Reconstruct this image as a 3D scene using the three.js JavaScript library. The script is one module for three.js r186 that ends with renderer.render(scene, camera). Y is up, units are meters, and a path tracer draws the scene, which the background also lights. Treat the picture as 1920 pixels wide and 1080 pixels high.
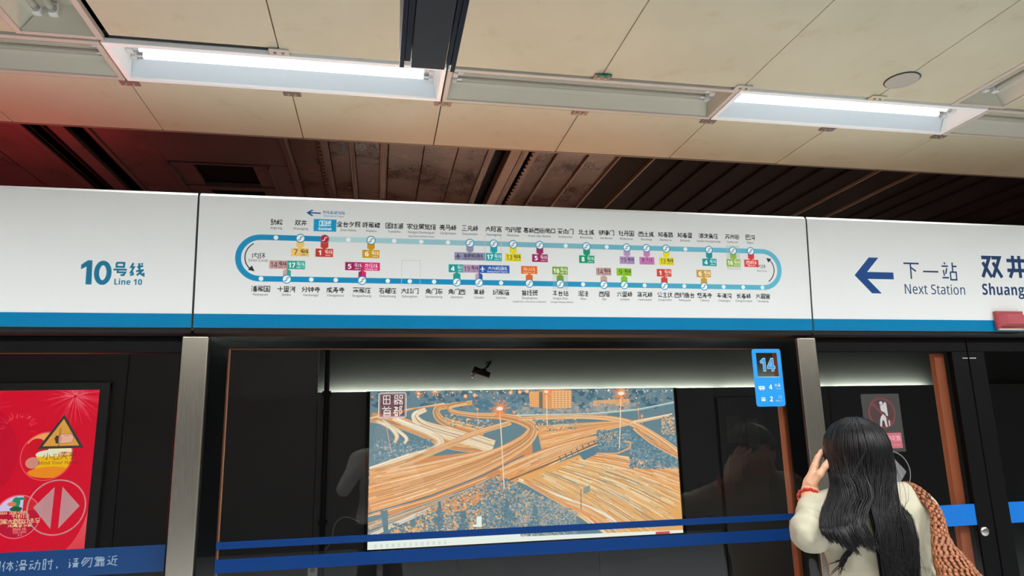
import * as THREE from 'three';
import { RectAreaLightUniformsLib } from 'three/addons/lights/RectAreaLightUniformsLib.js';
import { mergeGeometries } from 'three/addons/utils/BufferGeometryUtils.js';
import { RoundedBoxGeometry } from 'three/addons/geometries/RoundedBoxGeometry.js';

RectAreaLightUniformsLib.init();

// ---------------------------------------------------------------- camera, light and exposure
const scene = new THREE.Scene();
scene.background = new THREE.Color(0x000000);
const camera = new THREE.PerspectiveCamera(45.445, 1920 / 1080, 0.05, 60);
camera.position.set(0, 1.6, 2.65);                       // eye height, 2.65 m from the screen doors
camera.rotation.order = 'YXZ';
camera.rotation.set(THREE.MathUtils.degToRad(11.786), THREE.MathUtils.degToRad(-11.07), THREE.MathUtils.degToRad(-1.361));
const renderer = new THREE.WebGLRenderer();
renderer.toneMapping = THREE.LinearToneMapping;
renderer.toneMappingExposure = 1.0;
renderer.shadowMap.enabled = true;
const LIGHT = {
  tube: 14,              // area light of a lit trough over the platform edge
  tubeGlow: 1.05,
  platform: 86,            // the rows of lamps further back on the platform
  highway: 5.4, red: 5.8, // backlit advertisements across the track
  screenGlow: 1.1,
  addedCove: 1950,  // strength of the added tubes behind the wall slot
};

// ---------------------------------------------------------------- helpers
const used = new Map();
function numbered(name) { const n = used.get(name) ?? 0; used.set(name, n + 1); return n ? name + '_' + String(n).padStart(3, '0') : name; }
function tag(o, label, category, group, kind) {
  if (label) o.userData.label = label;
  if (category) o.userData.category = category;
  if (group) o.userData.group = group;
  if (kind) o.userData.kind = kind;
  return o;
}
function thing(name, label, category, pos = [0, 0, 0], group) {
  const o = new THREE.Group(); o.name = numbered(name); o.position.set(...pos); scene.add(o);
  return tag(o, label, category, group);
}
function structure(name, parent = scene) { const o = new THREE.Group(); o.name = name; parent.add(o); o.userData.kind = 'structure'; return o; }
const join = (list) => mergeGeometries(list.map((x) => (x.index ? x.toNonIndexed() : x)));
// a list of geometries becomes that many parts of the same name; join() makes one piece of what is one piece
function mesh(name, geo, mat, parent = scene, kind) {
  if (Array.isArray(geo)) return geo.map((g) => mesh(name, g, mat, parent, kind))[0];
  const g = geo;
  const m = new THREE.Mesh(g, mat); m.name = parent === scene ? numbered(name) : name; m.castShadow = m.receiveShadow = true;
  if (kind) m.userData.kind = kind;
  parent.add(m); return m;
}
const box = (x0, x1, y0, y1, z0, z1) => new THREE.BoxGeometry(x1 - x0, y1 - y0, z1 - z0).translate((x0 + x1) / 2, (y0 + y1) / 2, (z0 + z1) / 2);
const rbox = (x0, x1, y0, y1, z0, z1, r = 0.004, s = 1) => new RoundedBoxGeometry(x1 - x0, y1 - y0, z1 - z0, s, r).translate((x0 + x1) / 2, (y0 + y1) / 2, (z0 + z1) / 2);
const cylX = (x0, x1, y, z, r, n = 16) => new THREE.CylinderGeometry(r, r, x1 - x0, n).rotateZ(Math.PI / 2).translate((x0 + x1) / 2, y, z);
const V = (x, y, z) => new THREE.Vector3(x, y, z);
// box uv in metres
function metric(g, s = 1, ox = 0, oy = 0) {
  const p = g.attributes.position, n = g.attributes.normal, uv = new Float32Array(p.count * 2);
  for (let i = 0; i < p.count; i++) {
    const ax = Math.abs(n.getX(i)), ay = Math.abs(n.getY(i)), az = Math.abs(n.getZ(i));
    let u, v;
    if (ay >= ax && ay >= az) { u = p.getX(i); v = p.getZ(i); } else if (az >= ax) { u = p.getX(i); v = p.getY(i); } else { u = p.getZ(i); v = p.getY(i); }
    uv[i * 2] = u * s + ox; uv[i * 2 + 1] = v * s + oy;
  }
  g.setAttribute('uv', new THREE.BufferAttribute(uv, 2)); return g;
}
let seed = 7;
const rnd = () => { seed = (seed + 0x6d2b79f5) | 0; let t = Math.imul(seed ^ (seed >>> 15), 1 | seed); t = (t + Math.imul(t ^ (t >>> 7), 61 | t)) ^ t; return ((t ^ (t >>> 14)) >>> 0) / 4294967296; };
const rr = (a, b) => a + (b - a) * rnd();
// periodic value noise
function noiseGrid(n) { const a = new Float32Array(n * n); for (let i = 0; i < a.length; i++) a[i] = rnd(); return { n, a }; }
const grids = [4, 8, 16, 32, 64, 128, 256].map(noiseGrid);
function vn(g, u, v) {
  const n = g.n; u = (u - Math.floor(u)) * n; v = (v - Math.floor(v)) * n;
  const i = Math.floor(u), j = Math.floor(v), s = (t) => t * t * (3 - 2 * t), a = s(u - i), b = s(v - j), at = (x, y) => g.a[(y % n) * n + (x % n)];
  return (at(i, j) * (1 - a) + at(i + 1, j) * a) * (1 - b) + (at(i, j + 1) * (1 - a) + at(i + 1, j + 1) * a) * b;
}
const fbm = (u, v, from = 0, to = 6) => { let s = 0, w = 0, k = 1; for (let i = from; i <= to; i++) { s += vn(grids[i], u, v) * k; w += k; k *= 0.6; } return s / w; };
function texture(size, f, srgb = true, h = size) {
  const d = new Uint8Array(size * h * 4);
  for (let y = 0; y < h; y++) for (let x = 0; x < size; x++) {
    const c = f(x / size, y / h), o = (y * size + x) * 4;
    const [r, g, b] = Array.isArray(c) ? c : [c, c, c];
    d[o] = Math.max(0, Math.min(255, r)); d[o + 1] = Math.max(0, Math.min(255, g)); d[o + 2] = Math.max(0, Math.min(255, b)); d[o + 3] = 255;
  }
  const t = new THREE.DataTexture(d, size, h); t.wrapS = t.wrapT = THREE.RepeatWrapping; t.magFilter = THREE.LinearFilter; t.minFilter = THREE.LinearFilter;
  if (srgb) t.colorSpace = THREE.SRGBColorSpace; t.needsUpdate = true; return t;
}
function canvasTexture(w, h, draw) {
  const c = document.createElement('canvas'); c.width = w; c.height = h; const x = c.getContext('2d'); draw(x, w, h);
  const t = new THREE.CanvasTexture(c); t.colorSpace = THREE.SRGBColorSpace; t.magFilter = THREE.LinearFilter; return t;
}
const std = (color, roughness = 0.6, metalness = 0, more = {}) => new THREE.MeshStandardMaterial({ color, roughness, metalness, ...more });

// ---------------------------------------------------------------- materials
const ceilTex = texture(512, (u, v) => {
  const n = fbm(u, v, 0, 3) - 0.5, f = vn(grids[6], u * 2, v * 2) - 0.5, st = Math.max(0, fbm(u * 1.0 + 0.3, v * 1.0, 1, 5) - 0.66) * 60;
  return [189 + n * 12 + f * 3 - st * 0.8, 185 + n * 13 + f * 3 - st, 158 + n * 14 + f * 3 - st * 1.3];
});
const brushTex = texture(256, (u, v) => 150 + (vn(grids[6], u * 1, v * 0.06) - 0.5) * 24 + (vn(grids[5], u, v * 0.03) - 0.5) * 12, false);
const scratch = []; for (let i = 0; i < 260; i++) scratch.push([rnd(), rnd(), rr(0.01, 0.09), rr(-0.012, 0.012), rr(0.0006, 0.0022), rr(20, 95)]);
function scratched(u, v) { let s = 0; for (const [x, y, l, k, w, g] of scratch) { const d = u - x; if (d < 0 || d > l) continue; const e = Math.abs(v - y - k * Math.sin(d / l * 3)); if (e < w) s += g * (1 - e / w) * (0.4 + 0.6 * vn(grids[6], u * 2, v)); } return s; }
const grimeTex = texture(1024, (u, v) => {
  const n = fbm(u, v, 1, 6), streak = vn(grids[6], u * 0.5, v * 3) - 0.5, p = Math.max(0, fbm(u + 0.37, v * 1.7, 3, 6) - 0.6) * 260, q = scratched(u, v) + Math.max(0, vn(grids[4], u * 0.8, v * 4) * vn(grids[6], u, v * 2) - 0.55) * 260;
  return [92 + n * 46 + streak * 22 + p * 0.8 + q, 66 + n * 36 + streak * 18 + p * 0.62 + q * 0.8, 58 + n * 32 + streak * 16 + p * 0.52 + q * 0.72];
});
const grimeRough = texture(512, (u, v) => 105 + fbm(u, v, 1, 6) * 110 + (vn(grids[6], u, v * 4) - 0.5) * 50, false);
const stoneTex = texture(512, (u, v) => { const n = fbm(u, v, 3, 6), s = vn(grids[6], u * 2, v * 2), j = Math.min(Math.abs((u * 2) % 1), Math.abs((v * 2) % 1)) < 0.006 ? -50 : 0; const c = 196 + (n - 0.5) * 40 + (s - 0.5) * 50 + j; return [c * 0.97, c * 0.985, c]; });
const clothTex = texture(256, (u, v) => 128 + (Math.sin(u * 256 * 0.8) * Math.sin(v * 256 * 0.8)) * 60 + (vn(grids[6], u, v) - 0.5) * 80, false);
const M = {
  ceiling: std(0xffffff, 0.55, 0, { map: ceilTex }),
  white: std(0xe4e6e2, 0.42),
  headerSide: std(0xd7d9d6, 0.5),
  enamel: std(0xf1f2ee, 0.35),
  trim: std(0xbdb6a8, 0.5),
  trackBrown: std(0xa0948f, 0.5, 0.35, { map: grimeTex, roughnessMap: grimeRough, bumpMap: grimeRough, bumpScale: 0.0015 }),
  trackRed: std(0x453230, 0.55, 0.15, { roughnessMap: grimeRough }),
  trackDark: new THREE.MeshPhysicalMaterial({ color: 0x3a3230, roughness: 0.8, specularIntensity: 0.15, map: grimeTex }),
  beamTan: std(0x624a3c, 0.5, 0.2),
  void: new THREE.MeshPhysicalMaterial({ color: 0x030303, roughness: 0.95, specularIntensity: 0.1 }),
  darkWall: std(0x1d1d1f, 0.55),
  darkPanel: std(0x2d2d2f, 0.5),
  upperWall: std(0x212120, 0.9),
  steel: std(0xb6b0a2, 0.38, 0.9, { bumpMap: brushTex, bumpScale: 0.0001, roughnessMap: brushTex }),
  bracket: std(0x7d7268, 0.5, 0.35),
  screw: std(0xa8a298, 0.4, 0.5),
  rust: std(0x7b5440, 0.5, 0.6),
  frit: new THREE.MeshPhysicalMaterial({ color: 0x050506, roughness: 0.14, specularIntensity: 0.6 }),
  frame: new THREE.MeshPhysicalMaterial({ color: 0x060607, roughness: 0.5, specularIntensity: 0.2 }),
  lip: std(0x060606, 0.85),
  glass: new THREE.MeshPhysicalMaterial({ color: 0xe9f0ee, roughness: 0.0, transmission: 1, thickness: 0, ior: 1.5 }),
  bandBlue: new THREE.MeshPhysicalMaterial({ color: 0x00719d, roughness: 0.45, specularIntensity: 0.2 }),
  stripe: new THREE.MeshPhysicalMaterial({ color: 0x002c62, roughness: 0.45, specularIntensity: 0.3 }),
  arrow: std(0x8f908f, 0.6, 0, { transparent: true, opacity: 0.58 }),
  orange: std(0x964a2a, 0.5),
  black: std(0x0c0c0c, 0.5),
  tubeOn: new THREE.MeshStandardMaterial({ color: 0xffffff, emissive: 0xf0f6ff, emissiveIntensity: LIGHT.tubeGlow, roughness: 0.4 }),
  tubeOff: std(0xaba695, 0.35),
  socket: std(0xd9d7d0, 0.4),
  ferrule: std(0xb9b9b6, 0.3, 0.8),
  floor: std(0xffffff, 0.3, 0, { map: stoneTex }),
  plaster: std(0x9a968c, 0.8),
  navy: std(0x161b26, 0.38, 0.3),
  signGrey: std(0x29292b, 0.45),
};
// ---------------------------------------------------------------- written characters
// Strokes of each element on a ten by ten grid, one polyline per word; G composes them: '|' side by side, '-' one over the other, 'o' one inside the other.
const S = {
  口: '1181881811', 日: '2070792920 2474', 目: '2070792920 2373 2676', 田: '1080891910 1484 4049', 木: '0393 5059 4308 5398', 八: '3109 6199', 又: '018109 1399', 十: '0494 5059', 土: '1484 5059 0999', 士: '0393 5059 1888',
  公: '3004 6094 442888 6699', 刀: '00807858 4009', 力: '03938969 5009', 大: '0393 504409 5399', 太: '0393 504309 5399 4758', 工: '1181 5158 0898', 王: '1181 5058 1484 0898', 一: '0595', 下: '0191 4149 4375', 小: '515938 2307 7397',
  三: '1080 2575 0999', 元: '1181 0494 343709 64689997', 井: '0292 0696 303519 6069', 国: '0090990900 2272 3464 2777 5257 6576', 园: '0090990900 3262 2474 444728 54577776', 团: '0090990900 2373 616848 6327', 西: '0191 0393990903 313526 616676',
  号: '2070732320 0595 353787795969', 纟: '5013631767 0978', 戋: '1382 0695 3045689997 8519 6071', 金: '5004 5094 3474 1686 5459 0999 2738 7768', 台: '401483 6294 2575792925', 夕: '32826619 4005 3465', 乎: '8011 2133 7264 0595 515938',
  宀: '4051 04029294', 豕: '0090 5003 41646849 5305 6508 9366 6499', 米: '0494 5059 1133 8163 4409 5499', 女: '402589 726619 0393', 氵: '2062 0455 1977', 月: '092620808969 2383 2686', 农: '03019193 504307 343967 8355 4499', 业: '3038 6068 0226 9276 0999',
  展: '10909212 101609 2494 4346 7346 2696 363957 5699', 览: '1013 3014 6043 5191 7283 27247477 554809 57699997', 饣: '3005 225243 333968', 㠯: '20808424 2029 25858929', 亮: '4050 0191 2272742422 07059596 363819 3666699998', 马: '107064 2124948969 0676', 乔: '8011 0393 514306 5396 353719 6569',
  阝: '1019 107043755736', 吕: '2070732320 1585891915', 艹: '0494 3137 6167', 勺: '3004 21918969 3455', 居: '10909212 101609 2494 5357 3787893937', 惠: '0191 2272752522 2373 5056 0696 1708 37397977 4657 8798', 亲: '4050 0292 2233 7263 0494 0696 5459 3709 6798', 斤: '8021 212609 2494 6469',
  彳: '6003 8306 5559', 圭: '1181 5049 0494 1686 0999', 亍: '1181 0494 545939', 南: '0191 5052 0903939979 3344 6354 2575 2777 5559', 门: '1132 0309 30909979', 北: '3039 0333 0937 60699997 9364', 成: '1292 121609 14444838 50689997 8549 7081',
  亻: '6005 4349', 廴: '1171157519 0499', 聿: '218185 0393 2575 1787 5058', 悳: '0191 5043 1383861613 4346 6366 0797 1819 37396938', 牜: '2013 1383 0685 5059', 丹: '202609 20707959 0595 4254', 矢: '3003 2282 0595 424509 5588', 春: '1181 2373 0595 504308 5498 3676793936 3878',
  足: '1080841410 5459 5686 2629 0999', 夂: '4004 328209 2399', 里: '1080861610 1383 5059 1888 0999', 每: '3013 2191 3218889232 0595 5354 5667', 定: '4050 04029294 1484 5058 5585 2609 2699', 黄: '1181 3034 6064 0494 2585882825 5458 2686 3809 6899', 广: '4051 1191 111609',
  办: '12727858 5009 1406 8396', 州: '202609 5058 8089 0314 3344 6374', 巴: '1080841410 5054 10199997', 勾: '3004 21918969 442767 6577', 番: '8011 2132 7162 0393 5156 4306 5396 2686892926 5659 2787', 可: '0191 717959 1353561613', 钅: '3004 2282 1474 0676 444977', 中: '1282861612 5059',
  寸: '0292 606948 2335', 寿: '1181 2373 0595 504409 3696 757959 4758', 石: '0191 5107 3585893935', 卯: '40111977 50909879 7059', 角: '4004 317153 232609 23838979 2585 2787 5358', 东: '0191 402595 545938 3608 7698', 己: '1080841419 9996', 由: '1383891913 1686 5059',
  首: '2031 7061 0292 5233 2484892924 2686 2787', 经r: '107004 4394 1585 5659 0999', 丰: '1181 2474 0797 5059', 立: '4051 0292 2437 7356 0898', 占: '4045 4292 1585891915', 尼: '10909313 101609 44499996 8547', 局: '10909313 101609 25959979 4777794947', 六: '4051 0393 3509 6599',
  车: '1181 402585 0696 5359', 化: '4105 2429 8215 60699996', 主: '4051 1282 2575 0999 5259', 文: '4051 0292 7209 2299', 鱼: '4003 317152 1383871713 1585 5357 0999', 兹: '2031 7061 0292 32143505 0545 3707 726475 7696 7748 4888', 心: '1508 32398986 5254 8396', 首辶: '1021 042427 082799',
  长: '8024 0494 202957 4599', 火: '504409 5499 1125 8264', 器: '1040431310 6090936360 0595 5407 5597 1747491917 6797996967', 营b: '03019193 2272742422 1686891916', 者: '1171 4044 0494 8107 3676793936 3878', 几: '202609 2070799997', 场r: '107033 3393 93896949 5407 7419', 兴: '1123 4043 8164 0595 3619 6699',
  户: '4051 12828515 121609', 方: '4051 0292 423519 45858969', 山: '5058 13188883', 亦: '4051 0292 323609 626949 1506 8496', 平: '1181 2233 7263 0595 5159', 交: '4051 0292 3315 6384 7409 2499', 内: '0902929979 504426 4577', 不: '0191 6107 5259 6397', 歹: '0181 4105 32826519 3556',
  刂: '2126 707949', 前t: '2031 7061 0292', 向: '4021 0902929979 3474773734', 夹: '1181 2233 7363 0595 504609 5599', 手: '8011 1383 0595 515938', 本: '0292 5059 4207 5297 3777', 骨: '24207074 2373 05049495 29267679 2777 2878', 云: '1171 0484 441887 6698', 讠: '1132 04443976', 青: '1181 2373 0595 5055 29267679 2777 2878',
  勿: '3005 21918969 5206 7218', 告: '3003 1282 5055 0595 2787892927', 非: '4049 1242 1545 0847 6069 6292 6595 6898', 厂: '1090 101609', 千: '8011 0494 5059', 扌: '0383 515938 0786', 丁: '0191 515938', 击: '1181 0494 5058 16188886', 乐: '7011 113595 565938 2708 7698', 音: '4050 1181 2233 7363 0494 2676792926 2878',
  人: '504309 5499', 才: '0393 616948 5307', 完: '4051 04029294 3474 0696 463709 66689997', 巾: '0302929979 5059', 丩: '1016 4049', 卜: '4049 4475', 贝: '17108087 524709 5799', 召: '00808363 4003 2575792925', 古: '0393 5055 1585891915', 吉: '0292 5054 1484 2676792926', 勹: '3004', 心b: '1508 32398986 5254 8396', 垂: '8011 0494 5059 1272 1777 3036 6066 2979',
  灬: '1209 3349 6379 8199', 官b: '20808424 2029 25858929', ',': '1728 2819',
};
const G = {
  线: ['|', '纟', '戋', 0.4], 劲: ['|', '经r', '力', 0.5], 松: ['|', '木', '公', 0.42], 双: ['|', '又', '又', 0.5], 贸: ['-', '卯', '贝', 0.42], 照: ['-', ['|', '日', '召', 0.42], '灬', 0.7], 呼: ['|', '口', '乎', 0.34], 家: ['-', '宀', '豕', 0.28], 楼: ['|', '木', ['-', '米', '女', 0.48], 0.4], 结: ['|', '纟', '吉', 0.4],
  湖: ['|', '氵', ['|', '古', '月', 0.52], 0.26], 馆: ['|', '饣', ['-', '宀', '㠯', 0.3], 0.4], 桥: ['|', '木', '乔', 0.4], 阳: ['|', '阝', '日', 0.4], 宫: ['-', '宀', '吕', 0.3], 芍: ['-', '艹', '勺', 0.3], 药: ['-', '艹', ['|', '纟', '勺', 0.45], 0.28], 新: ['|', '亲', '斤', 0.5], 街: ['|', '彳', ['|', '圭', '亍', 0.5], 0.26],
  安: ['-', '宀', '女', 0.3], 贞: ['-', '卜', '贝', 0.32], 城: ['|', '土', '成', 0.34], 健: ['|', '亻', ['|', '廴', '聿', 0.34], 0.3], 德: ['|', '彳', '悳', 0.3], 牡: ['|', '牜', '土', 0.42], 知: ['|', '矢', '口', 0.54], 路: ['|', '足', ['-', '夂', '口', 0.58], 0.42], 海: ['|', '氵', '每', 0.28], 淀: ['|', '氵', '定', 0.28],
  庄: ['o', '广', '土', 0.28, 0.3, 1, 1], 苏: ['-', '艹', '办', 0.3], 沟: ['|', '氵', '勾', 0.3], 潘: ['|', '氵', '番', 0.26], 河: ['|', '氵', '可', 0.28], 分: ['-', '八', '刀', 0.42], 钟: ['|', '钅', '中', 0.42], 寺: ['-', '土', '寸', 0.42], 宋: ['-', '宀', '木', 0.3], 榴: ['|', '木', ['-', '卯', '田', 0.46], 0.4],
  红: ['|', '纟', '工', 0.42], 草: ['-', '艹', ['-', '日', '十', 0.5], 0.28], 纪: ['|', '纟', '己', 0.42], 庙: ['o', '广', '由', 0.28, 0.28, 1, 1], 经: ['|', '纟', '经r', 0.42], 站: ['|', '立', '占', 0.46], 泥: ['|', '氵', '尼', 0.28], 洼: ['|', '氵', '圭', 0.28], 莲: ['-', '艹', ['o', '首辶', '车', 0.34, 0, 1, 0.8], 0.26], 花: ['-', '艹', '化', 0.28],
  坟: ['|', '土', '文', 0.36], 钓: ['|', '钅', '勺', 0.42], 慈: ['-', '兹', '心', 0.64], 道: ['o', '首辶', '首', 0.34, 0, 1, 0.82], 营: ['-', '艹', '营b', 0.26], 都: ['|', '者', '阝', 0.6], 机: ['|', '木', '几', 0.42], 场: ['|', '土', '场r', 0.36], 房: ['o', '户', '方', 0.26, 0.42, 1, 1], 昌: ['-', '日', '日', 0.48], 郊: ['|', '交', '阝', 0.6],
  环: ['|', '王', '不', 0.4], 列: ['|', '歹', '刂', 0.58], 前: ['-', '前t', ['|', '月', '刂', 0.5], 0.3], 进: ['o', '首辶', '井', 0.34, 0, 1, 0.8], 体: ['|', '亻', '本', 0.34], 滑: ['|', '氵', '骨', 0.28], 动: ['|', '云', '力', 0.5], 时: ['|', '日', '寸', 0.42], 请: ['|', '讠', '青', 0.32], 靠: ['-', '告', '非', 0.5], 近: ['o', '首辶', '斤', 0.34, 0, 1, 0.8],
  厢: ['o', '厂', ['|', '木', '目', 0.5], 0.2, 0.22, 1, 1], 打: ['|', '扌', '丁', 0.4], 闭: ['o', '门', '才', 0.24, 0.3, 0.78, 0.92], 幕: ['-', '艹', ['-', '日', ['-', '大', '巾', 0.45], 0.36], 0.24], 会: ['-', '人', '云', 0.45], 院: ['|', '阝', '完', 0.36], 剧: ['|', '居', '刂', 0.62], 倚: ['|', '亻', ['-', '大', '可', 0.36], 0.3], 锤: ['|', '钅', '垂', 0.4], 叫: ['|', '口', '丩', 0.4],
};
const strokesOf = new Map();
for (const k in S) strokesOf.set(k, S[k].split(' ').filter((w) => w.length > 3 && w.length % 2 === 0).map((w) => { const q = []; for (let i = 0; i < w.length; i += 2) q.push([+w[i] / 9, +w[i + 1] / 9]); return q; }));
function glyphLines(spec, x, y, w, h, out) {
  if (typeof spec === 'string') {
    if (G[spec]) return glyphLines(G[spec], x, y, w, h, out);
    for (const q of strokesOf.get(spec) ?? []) out.push(q.map(([a, b]) => [x + a * w, y + b * h]));
    return out;
  }
  const [k, a, b, r, t, x1, y1] = spec, gap = 0.07;
  if (k === '|') { glyphLines(a, x, y, w * (r - gap / 2), h, out); glyphLines(b, x + w * (r + gap / 2), y, w * (1 - r - gap / 2), h, out); }
  if (k === '-') { glyphLines(a, x, y, w, h * (r - gap / 2), out); glyphLines(b, x, y + h * (r + gap / 2), w, h * (1 - r - gap / 2), out); }
  if (k === 'o') { glyphLines(a, x, y, w, h, out); glyphLines(b, x + r * w, y + t * h, (x1 - r) * w, (y1 - t) * h, out); }
  return out;
}
// Chinese text centred at (cx, cy); size = em height in pixels, adv = advance in em
function hanzi(c, text, cx, cy, size, weight = 0.1, color = '#111', align = 'center', adv = 1.0, sq = 1) {
  const chars = [...text], step = size * adv, total = step * (chars.length - 1) + size * sq;
  let x = align === 'center' ? cx - total / 2 : cx;
  c.strokeStyle = color; c.lineWidth = size * weight; c.lineCap = 'butt'; c.lineJoin = 'miter'; c.miterLimit = 2.5;
  for (const ch of chars) {
    const m = size * 0.06;
    for (const q of glyphLines(ch, x + m, cy - size / 2 + m, size * sq - 2 * m, size - 2 * m, [])) { c.beginPath(); q.forEach(([a, b], i) => (i ? c.lineTo(a, b) : c.moveTo(a, b))); c.stroke(); }
    x += step;
  }
}
function latin(c, text, x, y, size, color = '#222', align = 'center', bold = false, sx = 1) {
  c.save(); c.translate(x, y); c.scale(sx, 1); c.font = (bold ? 'bold ' : '') + size + 'px sans-serif'; c.textAlign = align; c.textBaseline = 'middle'; c.fillStyle = color; c.fillText(text, 0, 0); c.restore();
}
// ---------------------------------------------------------------- the setting
const floorG = structure('floor');
mesh('floor_slab', metric(box(-9, 12, -0.2, 0, -0.3, 8.2), 0.6), M.floor, floorG, 'structure');
const wallB = structure('wall_back'); mesh('wall_face', box(-9, 12, 0, 3.6, 8.0, 8.2), std(0x2e2f30, 0.7), wallB, 'structure');
const wallL = structure('wall_left'); mesh('wall_face', box(-9.2, -9, -1.4, 3.9, -4.1, 8.2), M.plaster, wallL, 'structure');
const wallR = structure('wall_right'); mesh('wall_face', box(12, 12.2, -1.4, 3.9, -4.1, 8.2), M.plaster, wallR, 'structure');

// --- ceiling: beige panels in rows, light troughs between them, a dark void above
const ceiling = structure('ceiling');
mesh('ceiling_slab', box(-9.2, 12.2, 3.62, 3.9, -0.55, 8.2), M.void, ceiling, 'structure');
mesh('ceiling_infill', metric(box(-9.2, 12.2, 3.0, 3.03, 1.432, 8.2)), M.ceiling, ceiling, 'structure');
mesh('ceiling_infill', [metric(box(-9.2, -4.732, 3.0, 3.03, 0.2, 1.43)), metric(box(4.602, 12.2, 3.0, 3.03, 0.2, 1.43)), metric(box(-9.2, -2.244, 3.0, 3.03, -0.096, 0.206)), metric(box(3.976, 12.2, 3.0, 3.03, -0.096, 0.206)), metric(box(4.605, 12.2, 3.0, 3.03, -0.556, -0.098))], M.ceiling, ceiling, 'structure');
mesh('ceiling_edge', box(-9, 12, 3.0, 3.62, -0.572, -0.557), std(0x6e6558, 0.6), ceiling, 'structure');
const PITCH = 0.6224, X0 = -0.9975;
function panel(x0, x1, z0, z1, drop = 0, tilt = 0) {
  const g = metric(rbox(x0, x1, 0, 0.022, z0, z1, 0.003), 1.0, rr(0, 1), rr(0, 1));
  const p = mesh('ceiling_panel', g, M.ceiling, ceiling); p.position.y = 3.0 + drop; p.rotation.z = tilt; return p;
}
for (let i = -6; i < 9; i++) {
  const x = X0 + i * PITCH;
  panel(x + 0.0018, x + PITCH - 0.0018, -0.556, -0.098, rr(-0.001, 0.001));
}
const backEdges = [-4.73, -4.11, -3.486, -2.864, -2.242, -1.246];
for (let i = 0; i < 5; i++) panel(backEdges[i] + 0.002, backEdges[i + 1] - 0.002, 0.208, 1.43);
panel(-0.957, -0.385, 0.23, 1.43, 0.004);                 // this one hangs a little short of its frame and leaves a dark gap
for (const [a, b] of [[-0.381, 0.239], [0.243, 0.8645], [0.868, 1.489], [1.4925, 2.129], [2.1325, 2.518]]) panel(a, b, 0.208, 1.43, rr(-0.001, 0.001));
for (const [a, b] of [[2.788, 3.36], [3.364, 3.98], [3.984, 4.6]]) panel(a, b, 0.208, 1.43);

// --- the dark ceiling over the track, its ribs and slots
const track = structure('trackway_ceiling');
const TY = 3.35;
mesh('trackway_slab', box(-9.2, 12.2, TY + 0.16, TY + 0.3, -4.1, -0.55), M.void, track, 'structure');
function trackPanel(name, x0, x1, y0 = TY, mat = M.trackBrown, z0 = -4.0, z1 = -0.575) { const g = metric(rbox(x0, x1, y0, y0 + 0.03, z0, z1, 0.003), 0.55, rr(0, 1), rr(0, 1)); return mesh(name, g, mat, track); }
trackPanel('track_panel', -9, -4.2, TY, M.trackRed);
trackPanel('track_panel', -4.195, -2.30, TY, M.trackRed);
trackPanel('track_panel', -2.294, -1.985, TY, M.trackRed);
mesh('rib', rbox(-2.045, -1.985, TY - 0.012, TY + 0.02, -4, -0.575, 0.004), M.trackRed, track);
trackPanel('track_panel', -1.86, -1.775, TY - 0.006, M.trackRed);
mesh('slot_channel', [box(-1.985, -1.86, TY + 0.1, TY + 0.12, -4, -0.575), cylX(0, 3.4, 0, 0, 0.022, 10).rotateY(Math.PI / 2).translate(-1.925, TY + 0.05, -0.6), box(-1.775, -1.65, TY + 0.1, TY + 0.12, -4, -0.575), box(-1.712, -1.706, TY + 0.03, TY + 0.034, -4, -0.575)], M.frame, track);
trackPanel('track_panel', -1.65, -1.36, TY, M.trackRed);
mesh('rib', rbox(-1.665, -1.64, TY - 0.014, TY + 0.02, -4, -0.575, 0.004), M.trackRed, track);
// sheet with a framed black vent hole
trackPanel('track_panel', -1.36, -0.60, TY, M.trackRed, -1.83, -0.575);
trackPanel('track_panel', -1.36, -0.60, TY, M.trackRed, -4.0, -2.7);
trackPanel('track_panel', -1.36, -1.215, TY - 0.004, M.trackRed, -2.7, -1.83);
trackPanel('track_panel', -0.84, -0.60, TY - 0.004, M.trackRed, -2.7, -1.83);
mesh('vent_frame', [rbox(-1.352, -1.338, TY - 0.03, TY, -2.7, -1.83, 0.003), rbox(-0.742, -0.728, TY - 0.03, TY, -2.7, -1.83, 0.003), rbox(-1.35, -0.73, TY - 0.02, TY + 0.02, -2.30, -2.24, 0.004), rbox(-1.35, -0.73, TY - 0.012, TY, -1.845, -1.83, 0.003)], M.trackRed, track);
mesh('vent_hole', [box(-1.216, -0.839, TY + 0.02, TY + 0.03, -2.24, -1.83), box(-1.216, -0.839, TY + 0.02, TY + 0.03, -2.7, -2.3)], M.void, track);
mesh('rib', rbox(-0.603, -0.563, TY - 0.035, TY + 0.02, -4, -0.575, 0.005), M.trackRed, track);
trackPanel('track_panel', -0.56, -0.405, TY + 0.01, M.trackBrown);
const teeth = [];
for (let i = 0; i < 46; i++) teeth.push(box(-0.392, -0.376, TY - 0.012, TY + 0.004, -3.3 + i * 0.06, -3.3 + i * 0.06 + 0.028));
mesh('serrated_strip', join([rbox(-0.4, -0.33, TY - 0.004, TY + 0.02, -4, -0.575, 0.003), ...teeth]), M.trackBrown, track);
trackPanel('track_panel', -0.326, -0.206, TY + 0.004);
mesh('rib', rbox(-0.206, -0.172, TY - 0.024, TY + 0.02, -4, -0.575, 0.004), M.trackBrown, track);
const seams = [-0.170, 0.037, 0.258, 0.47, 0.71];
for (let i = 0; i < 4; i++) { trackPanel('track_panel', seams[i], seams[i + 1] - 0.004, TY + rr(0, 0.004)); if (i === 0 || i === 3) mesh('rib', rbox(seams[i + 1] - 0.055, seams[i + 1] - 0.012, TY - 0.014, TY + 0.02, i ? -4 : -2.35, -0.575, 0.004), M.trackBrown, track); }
mesh('cable_gap', [box(0.71, 1.0, TY + 0.12, TY + 0.14, -4, -0.575)], M.frame, track);
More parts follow.
